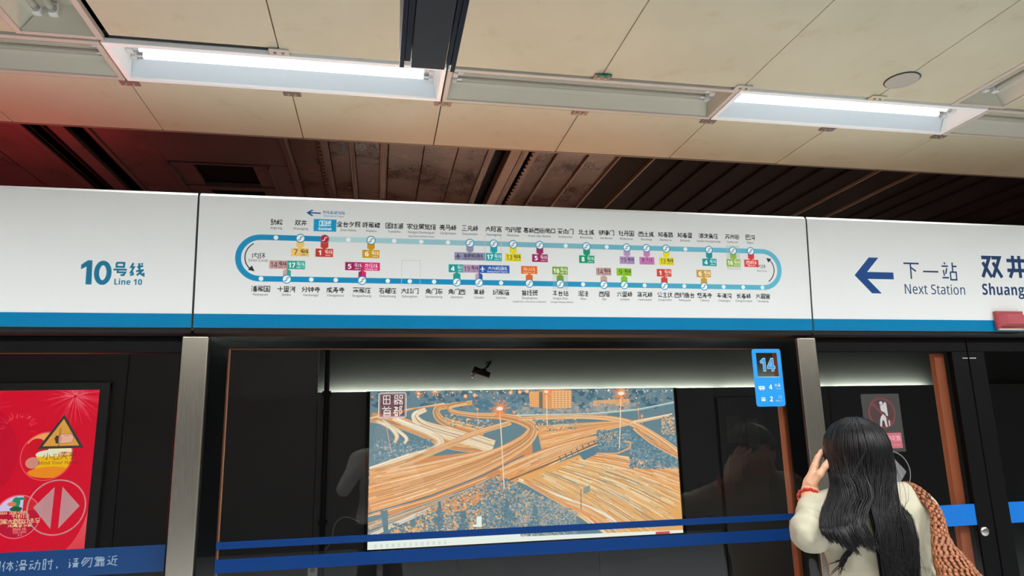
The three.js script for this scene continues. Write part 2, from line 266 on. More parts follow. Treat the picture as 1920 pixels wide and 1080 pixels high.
mesh('beam', rbox(0.79, 0.862, TY - 0.03, TY + 0.05, -4, -0.575, 0.006), M.beamTan, track);
mesh('beam', rbox(0.868, 0.915, TY - 0.018, TY + 0.05, -4, -0.575, 0.005), M.trackBrown, track);
const saw = []; for (let i = 0; i < 40; i++) saw.push(box(0.94, 0.957, TY - 0.01, TY + 0.006, -3.3 + i * 0.068, -3.3 + i * 0.068 + 0.03));
mesh('serrated_strip', join([rbox(0.95, 0.99, TY - 0.002, TY + 0.02, -4, -0.575, 0.003), ...saw]), M.trackBrown, track);
const ribX = [0.99, 1.12, 1.325, 1.53, 1.765, 1.975, 2.17, 2.39, 2.6, 2.81, 3.02, 3.23, 3.45, 3.755, 3.97, 4.18, 4.4, 4.76, 5.0, 5.4, 5.8];
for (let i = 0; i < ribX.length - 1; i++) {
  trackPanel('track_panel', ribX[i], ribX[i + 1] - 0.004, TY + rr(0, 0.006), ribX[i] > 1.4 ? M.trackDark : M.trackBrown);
  mesh('rib', rbox(ribX[i + 1] - ([1, 2, 3, 11, 12].includes(i) ? 0.016 : 0.022), ribX[i + 1] - 0.004, TY - 0.02, TY + 0.02, -4, -0.575, 0.003), [1, 2, 3, 11, 12].includes(i) ? M.beamTan : i > 3 ? M.trackDark : M.trackBrown, track);  // tan on some ribs paints their highlights into the colour
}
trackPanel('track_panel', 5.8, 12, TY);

// --- the wall across the track: dark cladding up to 1.96 m, an added slot with tubes for the bright band, a dark wall above
const wallT = structure('wall_trackside');
mesh('wall_upper', box(-9.2, 12.2, 1.2, TY + 0.2, -4.1, -3.645), M.upperWall, wallT, 'structure');
mesh('wall_core', box(-9.2, 12.2, -1.4, 1.84, -3.66, -3.5), M.darkWall, wallT, 'structure');
for (const [a, b] of [[-0.505, 0.66], [0.666, 1.9], [1.906, 3.1], [3.106, 4.3], [4.306, 5.5], [5.506, 6.7], [6.706, 9]]) mesh('cladding_panel', rbox(a, b, -1.0, 1.962, -3.5, -3.42, 0.004), M.darkPanel, wallT);
for (const [a, b] of [[-5, -4.3], [-4.296, -2.0], [-1.996, -1.25], [-1.246, -0.508]]) mesh('cladding_panel', rbox(a, b, -1.0, TY, -3.5, -3.42, 0.004), M.darkPanel, wallT);
mesh('trackbed', box(-9.2, 12.2, -1.4, -1.0, -4.1, -0.3), M.darkWall, structure('trackbed'), 'structure');
mesh('platform_edge', box(-9.2, 12.2, -1.0, -0.005, -0.35, -0.301), M.darkWall, structure('platform_edge'), 'structure');
for (const [a, b] of [[-0.49, -0.42], [-0.395, 0.78], [0.80, 2.04], [2.06, 3.25], [3.29, 4.45], [4.5, 5.6]]) {  // tubes added to produce the bright band over the highway picture
  const t = thing('added_cove_light', 'added tube hidden in the wall slot ' + { '-0.49': 'at its left end beside the vertical pipe', '-0.395': 'over the left half of the highway picture', '0.8': 'over the middle of the highway picture', '2.06': 'over the right end of the highway picture', '3.29': 'seen past the blue door number sign', '4.5': 'seen through the right door beside the orange post' }[a], 'light');
  mesh('tube', cylX(a, b, 1.878, -3.612, 0.013, 10), M.tubeCoveAdded ?? (M.tubeCoveAdded = new THREE.MeshStandardMaterial({ color: 0xffffff, emissive: 0xf3f6e6, emissiveIntensity: 2.0 })), t);
  mesh('bracket', [box(a, a + 0.03, 1.838, 1.875, -3.6, -3.575)], M.socket, t);
  const l = new THREE.RectAreaLight(0xf3f6e6, LIGHT.addedCove, b - a, 0.03); l.name = 'added_cove_light'; l.position.set((a + b) / 2, 1.9, -3.615); l.lookAt((a + b) / 2, 1.9, -3.775); t.add(l);
}
// ---------------------------------------------------------------- light troughs in the ceiling
// A trough runs along x from x0 to x1; its opening is 0.235 m wide around z = 0. Built at the origin, then placed and turned.
function trough(name, label, len, lit, pos, turn, group) {
  const t = thing(name, label, 'light', pos, group); t.rotation.y = turn;
  const h = len / 2, w0 = -0.118, w1 = 0.118, fr = 0.022, top = 0.095;
  mesh('frame', join([rbox(-h, h, -0.006, 0.016, w0 - fr, w0, 0.003), rbox(-h, h, -0.006, 0.016, w1, w1 + fr, 0.003), rbox(-h, -h + 0.02, -0.006, 0.016, w0, w1, 0.003), rbox(h - 0.02, h, -0.006, 0.016, w0, w1, 0.003)]), lit ? M.enamel : M.trim, t);  // paler when lit, darker when unlit: the light is in the frame colour
  // reflector: a curved sheet across the trough
  const prof = [[w0, 0.002], [w0 + 0.035, 0.045], [w0 + 0.075, 0.08], [-0.015, top], [0.05, top], [w1 - 0.04, 0.07], [w1 - 0.012, 0.035], [w1, 0.002]];
  const sh = new THREE.Shape(); prof.forEach(([z, y], i) => (i ? sh.lineTo(z, y) : sh.moveTo(z, y))); for (let i = prof.length - 1; i >= 0; i--) sh.lineTo(prof[i][0] * 1.02, prof[i][1] + 0.006);
  const g = new THREE.ExtrudeGeometry(sh, { depth: len - 0.03, bevelEnabled: false }).rotateY(-Math.PI / 2).translate(h - 0.015, 0, 0);
  mesh('reflector', g, lit ? M.reflector : M.enamelUnlit, t);
  for (const s of [-1, 1]) {                         // sloping end plates
    const e = new THREE.Shape(); e.moveTo(w0, 0); [[w0 + 0.04, 0.047], [w0 + 0.078, 0.083], [-0.01, top + 0.004], [0.05, top + 0.004], [w1 - 0.04, 0.072], [w1, 0]].forEach(([z, y]) => e.lineTo(z, y));
    const p = new THREE.ExtrudeGeometry(e, { depth: 0.003, bevelEnabled: false }).rotateY(-Math.PI / 2).rotateZ(s * 0.25).translate(s * (h - 0.02), 0.0, 0);
    mesh('end_plate', p, lit ? M.enamel : M.enamelUnlit, t);
  }
  for (const z of [-0.062, -0.01]) {
    const tube = mesh('tube', cylX(-h + 0.075, h - 0.075, 0.066, z, 0.0128, 18), lit ? M.tubeOn : M.tubeOff, t);
    mesh('end_cap', [cylX(-h + 0.055, -h + 0.078, 0.066, z, 0.0134, 14), cylX(h - 0.078, h - 0.055, 0.066, z, 0.0134, 14)], M.ferrule, tube);
    for (const s of [-1, 1]) mesh('lamp_holder', join([rbox(s * (h - 0.045) - 0.012, s * (h - 0.045) + 0.012, 0.048, top, z - 0.015, z + 0.015, 0.004), cylX(s * (h - 0.06) - 0.006, s * (h - 0.06) + 0.006, 0.066, z, 0.009, 10)]), M.socket, t);
  }
  if (lit) {
    const l = new THREE.RectAreaLight(0xf6f9ff, LIGHT.tube, len - 0.06, 0.2); l.name = 'trough_light'; l.position.set(0, -0.009, 0); l.rotation.x = -Math.PI / 2; t.add(l);
  }
  return t;
}
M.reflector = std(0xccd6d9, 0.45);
M.enamelUnlit = std(0xbab7a4, 0.5);  // darker copy of the enamel, the unlit shade put into its colour
const TZ = 0.056, LEN = 1.238;
trough('ceiling_light', 'lit twin tube ceiling light left of the hanging black sign', LEN, true, [-0.378, 3.0, TZ], 0);
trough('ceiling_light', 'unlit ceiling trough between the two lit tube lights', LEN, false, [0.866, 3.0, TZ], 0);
trough('ceiling_light', 'lit twin tube ceiling light at the right below the round grey cover', LEN, true, [2.11, 3.0, TZ], 0);
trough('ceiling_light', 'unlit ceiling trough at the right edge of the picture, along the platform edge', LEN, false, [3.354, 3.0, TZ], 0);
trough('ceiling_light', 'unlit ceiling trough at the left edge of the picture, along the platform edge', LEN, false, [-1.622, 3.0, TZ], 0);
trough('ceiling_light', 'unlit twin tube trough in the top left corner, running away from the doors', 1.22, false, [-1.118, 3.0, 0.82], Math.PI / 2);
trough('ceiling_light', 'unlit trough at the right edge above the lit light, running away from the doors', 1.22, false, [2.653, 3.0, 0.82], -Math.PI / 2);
// rows of lamps further back on the platform, outside the picture: their light falls on the sign fascia and on the woman's back
for (const [x, z] of [[-3.6, 1.75], [-1.4, 1.75], [1.3, 1.75], [3.4, 1.75], [5.6, 1.75], [-2.5, 3.6], [0.2, 3.6], [2.8, 3.6], [5.2, 3.6], [-1.5, 5.6], [1.4, 5.6], [4.2, 5.6]]) {
  const t = thing('platform_light', 'platform ceiling lamp whose light falls on the white fascia and the woman', 'light', [x, 3.0, z], 'platform lamps out of the picture');
  mesh('housing', rbox(-0.63, 0.63, -0.05, -0.001, -0.13, 0.13, 0.006), M.enamel, t);
  mesh('added_side_skirt', [box(-0.63, 0.63, -0.135, -0.05, -0.13, -0.126), box(-0.63, 0.63, -0.135, -0.05, 0.126, 0.13)], M.enamel, t);  // skirts added to keep grazing lamp light off the far wall
  mesh('diffuser_tube', [cylX(-0.59, 0.59, -0.064, -0.05, 0.013, 12), cylX(-0.59, 0.59, -0.064, 0.05, 0.013, 12)], M.tubeOn, t);
  const l = new THREE.RectAreaLight(0xf6f7fb, LIGHT.platform, 1.2, 0.2); l.name = 'platform_light'; l.position.set(0, -0.082, 0); l.rotation.x = -Math.PI / 2; t.add(l);
}

// --- metal clips with two screws over the panel joints
function clip(x, z, label, mat = M.bracket) {
  const t = thing('ceiling_clip', label, 'bracket', [x, 2.9965, z], 'metal clips along the light troughs');
  mesh('plate', rbox(-0.036, 0.036, -0.003, 0.0035, -0.021, 0.021, 0.002), mat, t);
  for (const s of [-1, 1]) mesh('screw', new THREE.CylinderGeometry(0.0045, 0.0065, 0.006, 12).rotateX(Math.PI).translate(s * 0.014, -0.0055, 0), M.screw, t);
  return t;
}
const CL = ['under the left end of the left lit light', 'under the middle of the left lit light', 'at the right end of the left lit light', 'under the middle of the unlit trough between the lit lights', 'under the left end of the right lit light', 'under the middle of the right lit light', 'under the right end of the right lit light'];
CL.forEach((l, i) => clip(-0.995 + i * 0.6215 + (i === 2 ? 0.006 : 0), -0.103, 'metal clip with two screws ' + l));
clip(-0.383, 0.217, 'pale painted clip above the middle of the left lit light', M.trim);
const green = clip(0.868, 0.218, 'metal clip with a scrap of green tape above the unlit trough');
const tape = new THREE.BufferGeometry(); { const g = new THREE.PlaneGeometry(0.06, 0.016, 14, 4).rotateX(Math.PI / 2), p = g.attributes.position; for (let i = 0; i < p.count; i++) p.setY(i, -0.004 - rr(0, 0.007)); g.computeVertexNormals(); tape.copy(g); }
mesh('green_tape', tape.translate(0.004, 0, 0.022), std(0x1f7a58, 0.6, 0, { side: THREE.DoubleSide }), green);
clip(1.49, 0.217, 'pale clip above the left end of the right lit light', M.trim);
clip(2.131, 0.217, 'painted over clip between the round cover and the right lit light', M.ceiling);

// --- round grey cover
{ const t = thing('round_cover', 'round grey blanking cover on the ceiling above the right lit light', 'ceiling cover', [2.127, 2.999, 0.372]);
  mesh('disc', new THREE.LatheGeometry([[0, -0.007], [0.055, -0.007], [0.064, -0.005], [0.067, 0.0], [0.0, 0.0]].map(([a, b]) => new THREE.Vector2(a, b)), 40), std(0xa8a598, 0.5), t);
  mesh('rim', new THREE.TorusGeometry(0.0685, 0.0013, 8, 40).rotateX(Math.PI / 2), std(0x4a463e, 0.7), t); }

// --- dark hanging sign seen from below
{ const t = thing('hanging_sign', 'dark hanging sign box seen from below, end on to the track', 'sign', [0, 0, 0]);
  mesh('bottom_panel', rbox(0.074, 0.168, 2.604, 2.63, 0.872, 2.3, 0.003), M.signGrey, t);
  mesh('side_rail', join([rbox(0.042, 0.055, 2.6, 2.98, 0.875, 2.3, 0.003), rbox(0.055, 0.0715, 2.603, 2.62, 0.905, 2.3, 0.003)]), M.navy, t);
  mesh('side_rail', join([rbox(0.183, 0.197, 2.6, 2.98, 0.87, 2.3, 0.003), rbox(0.1705, 0.183, 2.603, 2.62, 0.9, 2.3, 0.003)]), M.navy, t);
  mesh('end_plate', rbox(0.075, 0.168, 2.63, 2.98, 0.88, 0.892, 0.003), M.navy, t);
  mesh('hanger', [box(0.09, 0.11, 2.9, 3.0, 1.2, 1.22), box(0.13, 0.15, 2.9, 3.0, 2.0, 2.02)], M.navy, t); }
// ---------------------------------------------------------------- platform screen doors: sign fascia over the doors
const TILT = 0.0796;                                  // the fascia leans out at the top
const PXM = 800;                                      // print resolution in pixels per metre
const LOOP = { strong: '#0b86b4', pale: '#a9cfd1', mid: '#8fbfc6', right: '#5fb2c8' };
function circle(c, x, y, r, fill) { c.fillStyle = fill; c.beginPath(); c.arc(x, y, r, 0, Math.PI * 2); c.fill(); }
function swirl(c, x, y, r, col) {
  c.strokeStyle = col; c.fillStyle = col; c.lineWidth = r * 0.26;
  for (const s of [0, Math.PI]) { c.save(); c.translate(x, y); c.rotate(s - 0.25); c.beginPath(); c.arc(r * 0.42, 0, r * 0.42, Math.PI * 0.95, Math.PI * 1.75); c.stroke(); c.beginPath(); c.moveTo(r * 0.95, -r * 0.12); c.lineTo(r * 0.42, -r * 0.36); c.lineTo(r * 0.72, -r * 0.62); c.fill(); c.restore(); }
}
function plane(c, x, y, r, col) { c.fillStyle = col; c.beginPath(); [[-1, 0.1], [-0.2, -0.25], [-0.15, -0.9], [0, -1.1], [0.15, -0.9], [0.2, -0.25], [1, 0.1], [1, 0.3], [0.18, 0.12], [0.12, 0.6], [0.4, 0.85], [0.4, 1], [0, 0.9], [-0.4, 1], [-0.4, 0.85], [-0.12, 0.6], [-0.18, 0.12], [-1, 0.3]].forEach(([a, b], i) => (i ? c.lineTo(x + a * r, y + b * r) : c.moveTo(x + a * r, y + b * r))); c.fill(); }
function bigArrow(c, pts, col) { c.fillStyle = col; c.beginPath(); pts.forEach(([a, b], i) => (i ? c.lineTo(a, b) : c.moveTo(a, b))); c.fill(); }
const NAMES_TOP = [['劲松', 'Jingsong', -0.39], ['双井', 'Shuangjing', -0.301], ['国贸', 'Guomao', -0.212], ['金台夕照', 'Jintai Xizhao', -0.124], ['呼家楼', 'Hujialou', -0.038], ['团结湖', 'Tuanjiehu', 0.05], ['农业展览馆', 'Nongye Zhanlanguan', 0.155], ['亮马桥', 'Liangmaqiao', 0.26], ['三元桥', 'Sanyuanqiao', 0.347], ['太阳宫', 'Taiyanggong', 0.443], ['芍药居', 'Shaoyaoju', 0.522], ['惠新西街南口', 'Huixin Xijie Nankou', 0.632], ['安贞门', 'Anzhenmen', 0.741], ['北土城', 'Beitucheng', 0.829], ['健德门', 'Jiandemen', 0.916], ['牡丹园', 'Mudanyuan', 1.003], ['西土城', 'Xitucheng', 1.09], ['知春路', 'Zhichun Lu', 1.177], ['知春里', 'Zhichunli', 1.264], ['海淀黄庄', 'Haidian Huangzhuang', 1.371], ['苏州街', 'Suzhou Jie', 1.482], ['巴沟', 'Bagou', 1.565]];
const NAMES_LOW = [['潘家园', 'Panjiayuan', -0.438], ['十里河', 'Shilihe', -0.346], ['分钟寺', 'Fenzhongsi', -0.257], ['成寿寺', 'Chengshousi', -0.167], ['宋家庄', 'Songjiazhuang', -0.069], ['石榴庄', 'Shiliuzhuang', 0.028], ['大红门', 'Dahongmen', 0.112], ['角门东', 'Jiaomendong', 0.206], ['角门西', 'Jiaomenxi', 0.295], ['草桥', 'Caoqiao', 0.383], ['纪家庙', 'Jijiamiao', 0.472], ['首经贸', 'Shoujingmao', 0.587], ['丰台站', 'Fengtai Zhan', 0.715], ['泥洼', 'Niwa', 0.811], ['西局', 'Xiju', 0.9], ['六里桥', 'Liuliqiao', 0.988], ['莲花桥', 'Lianhuaqiao', 1.076], ['公主坟', 'Gongzhufen', 1.164], ['西钓鱼台', 'Xidiaoyutai', 1.252], ['慈寿寺', 'Cishousi', 1.342], ['车道沟', 'Chedaogou', 1.431], ['长春桥', 'Changchunqiao', 1.521], ['火器营', 'Huoqiying', 1.611]];
// transfers: dot x, list of [number or name, english, colour, ink]
const TAGS_TOP = [[-0.301, [['7', '#f0c56a', '#222']]], [-0.212, [['1', '#bb3426', '#fff']]], [-0.038, [['6', '#c9920c', '#fff']]], [0.347, [['首都机场线', '#8f8ba8', '#2b2940', 'Capital Airport Express']]], [0.443, [['17', '#119d9c', '#fff']]], [0.522, [['13', '#e3d51e', '#222']]], [0.632, [['5', '#8f1550', '#fff']]], [0.829, [['8', '#058a63', '#fff']]], [1.003, [['19', '#b391bd', '#241a3a']]], [1.09, [['昌平线', '#c47db0', '#7d2f78', 'Changping Line']]], [1.177, [['13', '#e3d51e', '#222']]], [1.371, [['4', '#168f92', '#fff']]], [1.482, [['16', '#8cab3c', '#fff']]], [1.565, [['西郊线', '#d8322c', '#fff', 'Xijiao Line']]]];
const TAGS_LOW = [[-0.346, [['14', '#c39a93', '#2a1630'], ['17', '#27a08d', '#fff']]], [-0.069, [['5', '#96164f', '#fff'], ['亦庄线', '#cf1f63', '#fff', 'Yizhuang Line']]], [0.295, [['4', '#11938a', '#fff']]], [0.383, [['19', '#b795b2', '#241a3a'], ['大兴机场线', '#1d4f9f', '#fff', 'Daxing Airport Express']]], [0.587, [['房山线', '#d3621f', '#f4c9a0', 'Fangshan Line']]], [0.715, [['16', '#6b952a', '#fff']]], [0.9, [['14', '#bb9a90', '#2a1630']]], [0.988, [['9', '#83b51c', '#1f3a12']]], [1.164, [['1', '#c13d30', '#fff']]], [1.342, [['6', '#c6962f', '#fff']]]];
const isNum = (s) => /^[0-9]+$/.test(s);
const widthOf = (t) => (isNum(t[0]) ? 0.0645 : t[0].length > 4 ? 0.123 : 0.066);
function drawTag(c, X, Y, s, x, list, up) {
  // pentagon pointer and a row of coloured boxes
  const ws = list.map(widthOf), total = ws.reduce((a, b) => a + b, 0), y0 = up ? 0.039 : -0.0385, cy = up ? 0.0545 : -0.0535, h = 0.0315;
  const off = list.length === 2 ? (isNum(list[1][0]) ? 0.0 : total / 2 - ws[0]) : 0;
  const base = up ? 2.18 : 2.337;
  list.forEach((t, k) => { const half = list.length === 2; c.fillStyle = t[1]; c.beginPath(); const px = 0.0142, d = up ? 1 : -1; const a = half && k === 1 ? 0 : -px, b = half && k === 0 ? 0 : px; [[a, 0.01], [a, 0.032], [half ? 0 : 0, 0.0395], [b, 0.032], [b, 0.01]].forEach(([q, r], i) => { const w = X(x + q), v = Y(base + d * r); i ? c.lineTo(w, v) : c.moveTo(w, v); }); c.fill(); });
  let l = x - total / 2 + off;
  list.forEach((t, k) => {
    const w = ws[k], yc = Y(base + cy);
    c.fillStyle = t[1]; c.fillRect(X(l), yc - h / 2 * s, w * s, h * s);
    if (isNum(t[0])) {
      latin(c, t[0], X(l + (t[0].length > 1 ? 0.0165 : 0.0165)), yc + 1, 0.0275 * s, t[2], 'center', t[2] === '#fff', t[0].length > 1 ? 0.86 : 1);
      hanzi(c, '号线', X(l + 0.0475), yc - 0.0045 * s, 0.0148 * s, 0.11, t[2], 'center', 1.0); latin(c, 'Line ' + t[0], X(l + 0.0475), yc + 0.0095 * s, 0.0085 * s, t[2]);
    } else {
      const long = t[0].length > 4; if (long) plane(c, X(l + 0.0145), yc, 0.0105 * s, t[2]);
      hanzi(c, t[0], X(l + w / 2 + (long ? 0.013 : 0)), yc - 0.004 * s, (long ? 0.0155 : 0.0165) * s, 0.11, t[2], 'center', 1.0);
      latin(c, t[3], X(l + w / 2 + (long ? 0.013 : 0)), yc + 0.0098 * s, 0.0082 * s, t[2], 'center', false, long ? 1 : 0.95);
    }
    l += w;
  });
}
function drawLineMap(c, W, H, x0) {
  const s = PXM, X = (x) => (x - x0) * s, Y = (y) => H - (y - 2.0) * s * 1.0032;
  c.fillStyle = '#e2e4e1'; c.fillRect(0, 0, W, H);
  // the loop, in sections that are paler where the train has been
  const T = 2.337, B = 2.18, R = (T - B) / 2, cx0 = -0.4435, cx1 = 1.6175, lw = 0.0208;
  c.lineCap = 'butt'; c.lineWidth = lw * s;
  const seg = (x1, x2, y, col) => { c.strokeStyle = col; c.beginPath(); c.moveTo(X(x1) - 0.6, Y(y)); c.lineTo(X(x2) + 0.6, Y(y)); c.stroke(); };
  c.strokeStyle = LOOP.strong; c.beginPath(); c.arc(X(cx0), (Y(T) + Y(B)) / 2, R * s, Math.PI / 2, Math.PI * 1.5); c.stroke();
  c.strokeStyle = LOOP.right; c.beginPath(); c.arc(X(cx1), (Y(T) + Y(B)) / 2, R * s, -Math.PI / 2, Math.PI / 2); c.stroke();
  seg(cx0, -0.212, T, LOOP.strong);
  const tops = [[-0.212, -0.038, '#b1d4d4'], [-0.038, 0.155, '#a0cbcf'], [0.155, 0.347, '#93c3c9'], [0.347, 0.522, '#83b7c1'], [0.522, 0.829, '#76b1bf'], [0.829, 1.09, '#6cb2c3'], [1.09, 1.371, '#66b3c5'], [1.371, cx1, '#62b4c9']];
  for (const t of tops) seg(...t.slice(0, 2), T, t[2]);
  const lows = [[cx0, 0.383, '#0b84b2'], [0.383, 0.811, '#1588b2'], [0.811, 1.076, '#2f97b8'], [1.076, 1.342, '#419fbd'], [1.342, cx1, '#57abc3']];
  for (const t of lows) seg(...t.slice(0, 2), B, t[2]);
  const inter = (x, y, here) => { circle(c, X(x), Y(y), 0.0172 * s, here ? '#7c7f9c' : '#1583ad'); circle(c, X(x), Y(y), 0.0142 * s, here ? '#b01e2e' : '#f3f5f4'); swirl(c, X(x), Y(y), 0.0118 * s, here ? '#fff' : '#2c7f95'); };
  // replaced stretches of film show as faint rectangles
  c.strokeStyle = '#c9cbc8'; c.lineWidth = 1.6; c.strokeRect(X(0.407), Y(2.372), 0.066 * s, 0.11 * s); c.strokeRect(X(0.080), Y(2.262), 0.072 * s, 0.1 * s);
  c.fillStyle = 'rgba(176,186,180,0.35)'; c.fillRect(X(1.45), Y(2.36), 0.064 * s, 0.106 * s); c.fillRect(X(0.684), Y(2.248), 0.064 * s, 0.09 * s);
  for (const [x, l] of TAGS_TOP) drawTag(c, X, Y, s, x, l, false);
  for (const [x, l] of TAGS_LOW) drawTag(c, X, Y, s, x, l, true);
  const topX = new Set(TAGS_TOP.map((t) => t[0])), lowX = new Set(TAGS_LOW.map((t) => t[0]));
  for (const [zh, en, x] of NAMES_TOP) {
    if (topX.has(x)) inter(x, T, x === -0.212); else circle(c, X(x), Y(T), 0.0087 * s, '#eef2f2');
    if (zh === '国贸') { c.fillStyle = '#0e97c4'; c.fillRect(X(x - 0.042), Y(2.4135), 0.084 * s, 0.047 * s); hanzi(c, zh, X(x), Y(2.3975), 0.0225 * s, 0.12, '#fff'); latin(c, en, X(x), Y(2.376), 0.0145 * s, '#fff', 'center', true, 0.85); continue; }
    hanzi(c, zh, X(x), Y(2.397), 0.0222 * s, 0.105, '#0c0d0e', 'center', 1.02); latin(c, en, X(x), Y(2.3745), 0.0122 * s, '#2a2d30', 'center', false, 0.9);
    if (zh === '农业展览馆') latin(c, '(Agricultural Exhibition Center)', X(x), Y(2.3585), 0.0098 * s, '#2a2d30', 'center', false, 0.74);
  }
  for (const [zh, en, x] of NAMES_LOW) {
    if (lowX.has(x)) inter(x, B, false); else circle(c, X(x), Y(B), 0.0087 * s, '#eef2f2');
    hanzi(c, zh, X(x), Y(2.1425), 0.0222 * s, 0.105, '#0c0d0e', 'center', 1.02); latin(c, en, X(x), Y(2.1215), 0.0122 * s, '#2a2d30', 'center', false, 0.9);
    if (zh === '首经贸') latin(c, '(Capital Univ. of Economics & Business)', X(x), Y(2.106), 0.0096 * s, '#2a2d30', 'center', false, 0.8);
    if (zh === '丰台站') latin(c, '(Fengtai Railway Station)', X(x + 0.006), Y(2.106), 0.0096 * s, '#2a2d30', 'center', false, 0.88);
  }
  // inner circle arrows
  c.strokeStyle = '#1b1c1d'; c.lineWidth = 0.0036 * s;
  c.beginPath(); c.moveTo(X(-0.469), Y(2.312)); c.bezierCurveTo(X(-0.508), Y(2.288), X(-0.506), Y(2.235), X(-0.474), Y(2.214)); c.stroke();
  c.fillStyle = '#1b1c1d'; c.beginPath(); c.moveTo(X(-0.462), Y(2.207)); c.lineTo(X(-0.486), Y(2.213)); c.lineTo(X(-0.472), Y(2.229)); c.fill();
  c.beginPath(); c.moveTo(X(1.642), Y(2.206)); c.bezierCurveTo(X(1.677), Y(2.23), X(1.68), Y(2.28), X(1.648), Y(2.302)); c.stroke();
  c.beginPath(); c.moveTo(X(1.637), Y(2.308)); c.lineTo(X(1.660), Y(2.305)); c.lineTo(X(1.645), Y(2.289)); c.fill();
  hanzi(c, '内环', X(-0.449), Y(2.267), 0.0235 * s, 0.085, '#333'); latin(c, 'Inner Circle', X(-0.451), Y(2.248), 0.0125 * s, '#555', 'center', false, 1.08);
  hanzi(c, '内环', X(1.613), Y(2.271), 0.0185 * s, 0.08, '#444'); latin(c, 'Inner Circle', X(1.612), Y(2.252), 0.0115 * s, '#666', 'center', false, 0.78);
  // direction of trains
  bigArrow(c, [[X(-0.282), Y(2.437)], [X(-0.263), Y(2.449)], [X(-0.255), Y(2.449)], [X(-0.268), Y(2.4395)], [X(-0.229), Y(2.439)], [X(-0.229), Y(2.4345)], [X(-0.268), Y(2.4345)], [X(-0.255), Y(2.425)], [X(-0.263), Y(2.425)]], '#174f94');
  hanzi(c, '列车前进方向', X(-0.181), Y(2.4405), 0.0138 * s, 0.1, '#4b6f9a', 'center', 0.98); latin(c, 'Direction of Trains', X(-0.181), Y(2.4275), 0.0088 * s, '#5a7390', 'center', false, 1.02);
}
function fascia(name, label, x0, x1, draw, group) {
  const t = thing(name, label, 'sign', [0, 2.0, 0], group); const H = 0.489, W = x1 - x0;
  const side = new THREE.Shape(); [[0, 0], [H * TILT, H], [H * TILT - 0.012, H + 0.012], [-0.24, H + 0.012], [-0.24, -0.001], [-0.002, -0.001]].forEach(([z, y], i) => (i ? side.lineTo(-z, y) : side.moveTo(-z, y)));
  const body = new THREE.ExtrudeGeometry(side, { depth: W, bevelEnabled: false }).rotateY(Math.PI / 2).translate(x0, 0, 0);
  mesh('housing', body, M.headerSide, t);
  const map = canvasTexture(Math.min(2040, Math.round(W * PXM)), Math.round(H * PXM), (c, w, h) => draw(c, w, h, x0));
  const face = new THREE.MeshPhysicalMaterial({ map, roughness: 0.45, specularIntensity: 0.4 });
  const f = mesh('printed_face', box(x0, x1, 0, H, -0.001, 0.0015), [M.white, M.white, M.white, M.white, face, M.white], t); f.rotation.x = Math.atan(TILT);
  const b = mesh('blue_band', box(x0, x1, -0.002, 0.0475, -0.001, 0.0028), M.bandBlue, t); b.rotation.x = Math.atan(TILT);
  const seal = mesh('dark_gap_strip', box(x1, x1 + 0.008, -0.014, H + 0.01, -0.02, -0.003), M.black, t); seal.rotation.x = Math.atan(TILT);  // black strip put in to paint the shade of the open gap
  mesh('bottom_rail', rbox(x0, x1, -0.022, -0.0035, -0.2, -0.005, 0.003), M.lip, t);
  mesh('drip_edge', box(x0, x1, -0.0035, -0.0015, -0.02, -0.001), M.trimDark ?? (M.trimDark = std(0x77736a, 0.6)), t);
  return t;
}
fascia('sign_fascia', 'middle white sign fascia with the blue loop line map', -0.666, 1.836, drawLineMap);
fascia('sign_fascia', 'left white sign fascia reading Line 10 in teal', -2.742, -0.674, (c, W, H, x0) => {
  const s = PXM, X = (x) => (x - x0) * s, Y = (y) => H - (y - 2.0) * s * 1.0032;
  c.fillStyle = '#e2e4e1'; c.fillRect(0, 0, W, H);
  const k = '#066a89';
  // 1 and 0 drawn as shapes
  c.fillStyle = k; c.beginPath(); [[-1.051, 2.219], [-1.03, 2.2355], [-1.0155, 2.2355], [-1.0135, 2.149], [-1.033, 2.149], [-1.033, 2.213], [-1.051, 2.203]].forEach(([a, b], i) => (i ? c.lineTo(X(a), Y(b)) : c.moveTo(X(a), Y(b)))); c.fill();
  c.strokeStyle = k; c.lineWidth = 0.0165 * s; c.beginPath(); c.ellipse(X(-0.979), Y(2.1915), 0.0205 * s, 0.0355 * s, 0, 0, Math.PI * 2); c.stroke();
  hanzi(c, '号线', X(-0.8945), Y(2.2065), 0.0505 * s, 0.135, k, 'center', 1.12); latin(c, 'Line 10', X(-0.894), Y(2.159), 0.0285 * s, k, 'center', true, 0.98);
});
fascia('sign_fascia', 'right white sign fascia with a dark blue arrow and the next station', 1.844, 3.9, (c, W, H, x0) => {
  const s = PXM, X = (x) => (x - x0) * s, Y = (y) => H - (y - 2.0) * s * 1.0032, k = '#0a3f7a', d = '#0d2f57';
  c.fillStyle = '#e2e4e1'; c.fillRect(0, 0, W, H);
  bigArrow(c, [[2.061, 2.242], [2.138, 2.323], [2.186, 2.323], [2.124, 2.258], [2.257, 2.258], [2.257, 2.227], [2.124, 2.227], [2.190, 2.163], [2.142, 2.163]].map(([a, b]) => [X(a), Y(b)]), k);
  hanzi(c, '下一站', X(2.4515), Y(2.2705), 0.090 * s, 0.075, d, 'center', 1.1); latin(c, 'Next Station', X(2.466), Y(2.184), 0.062 * s, d, 'center', false, 0.95);
  hanzi(c, '双井', X(2.848), Y(2.298), 0.118 * s, 0.14, d, 'center', 1.16); latin(c, 'Shuangjing', X(2.714), Y(2.19), 0.071 * s, d, 'left', true, 0.93);
});

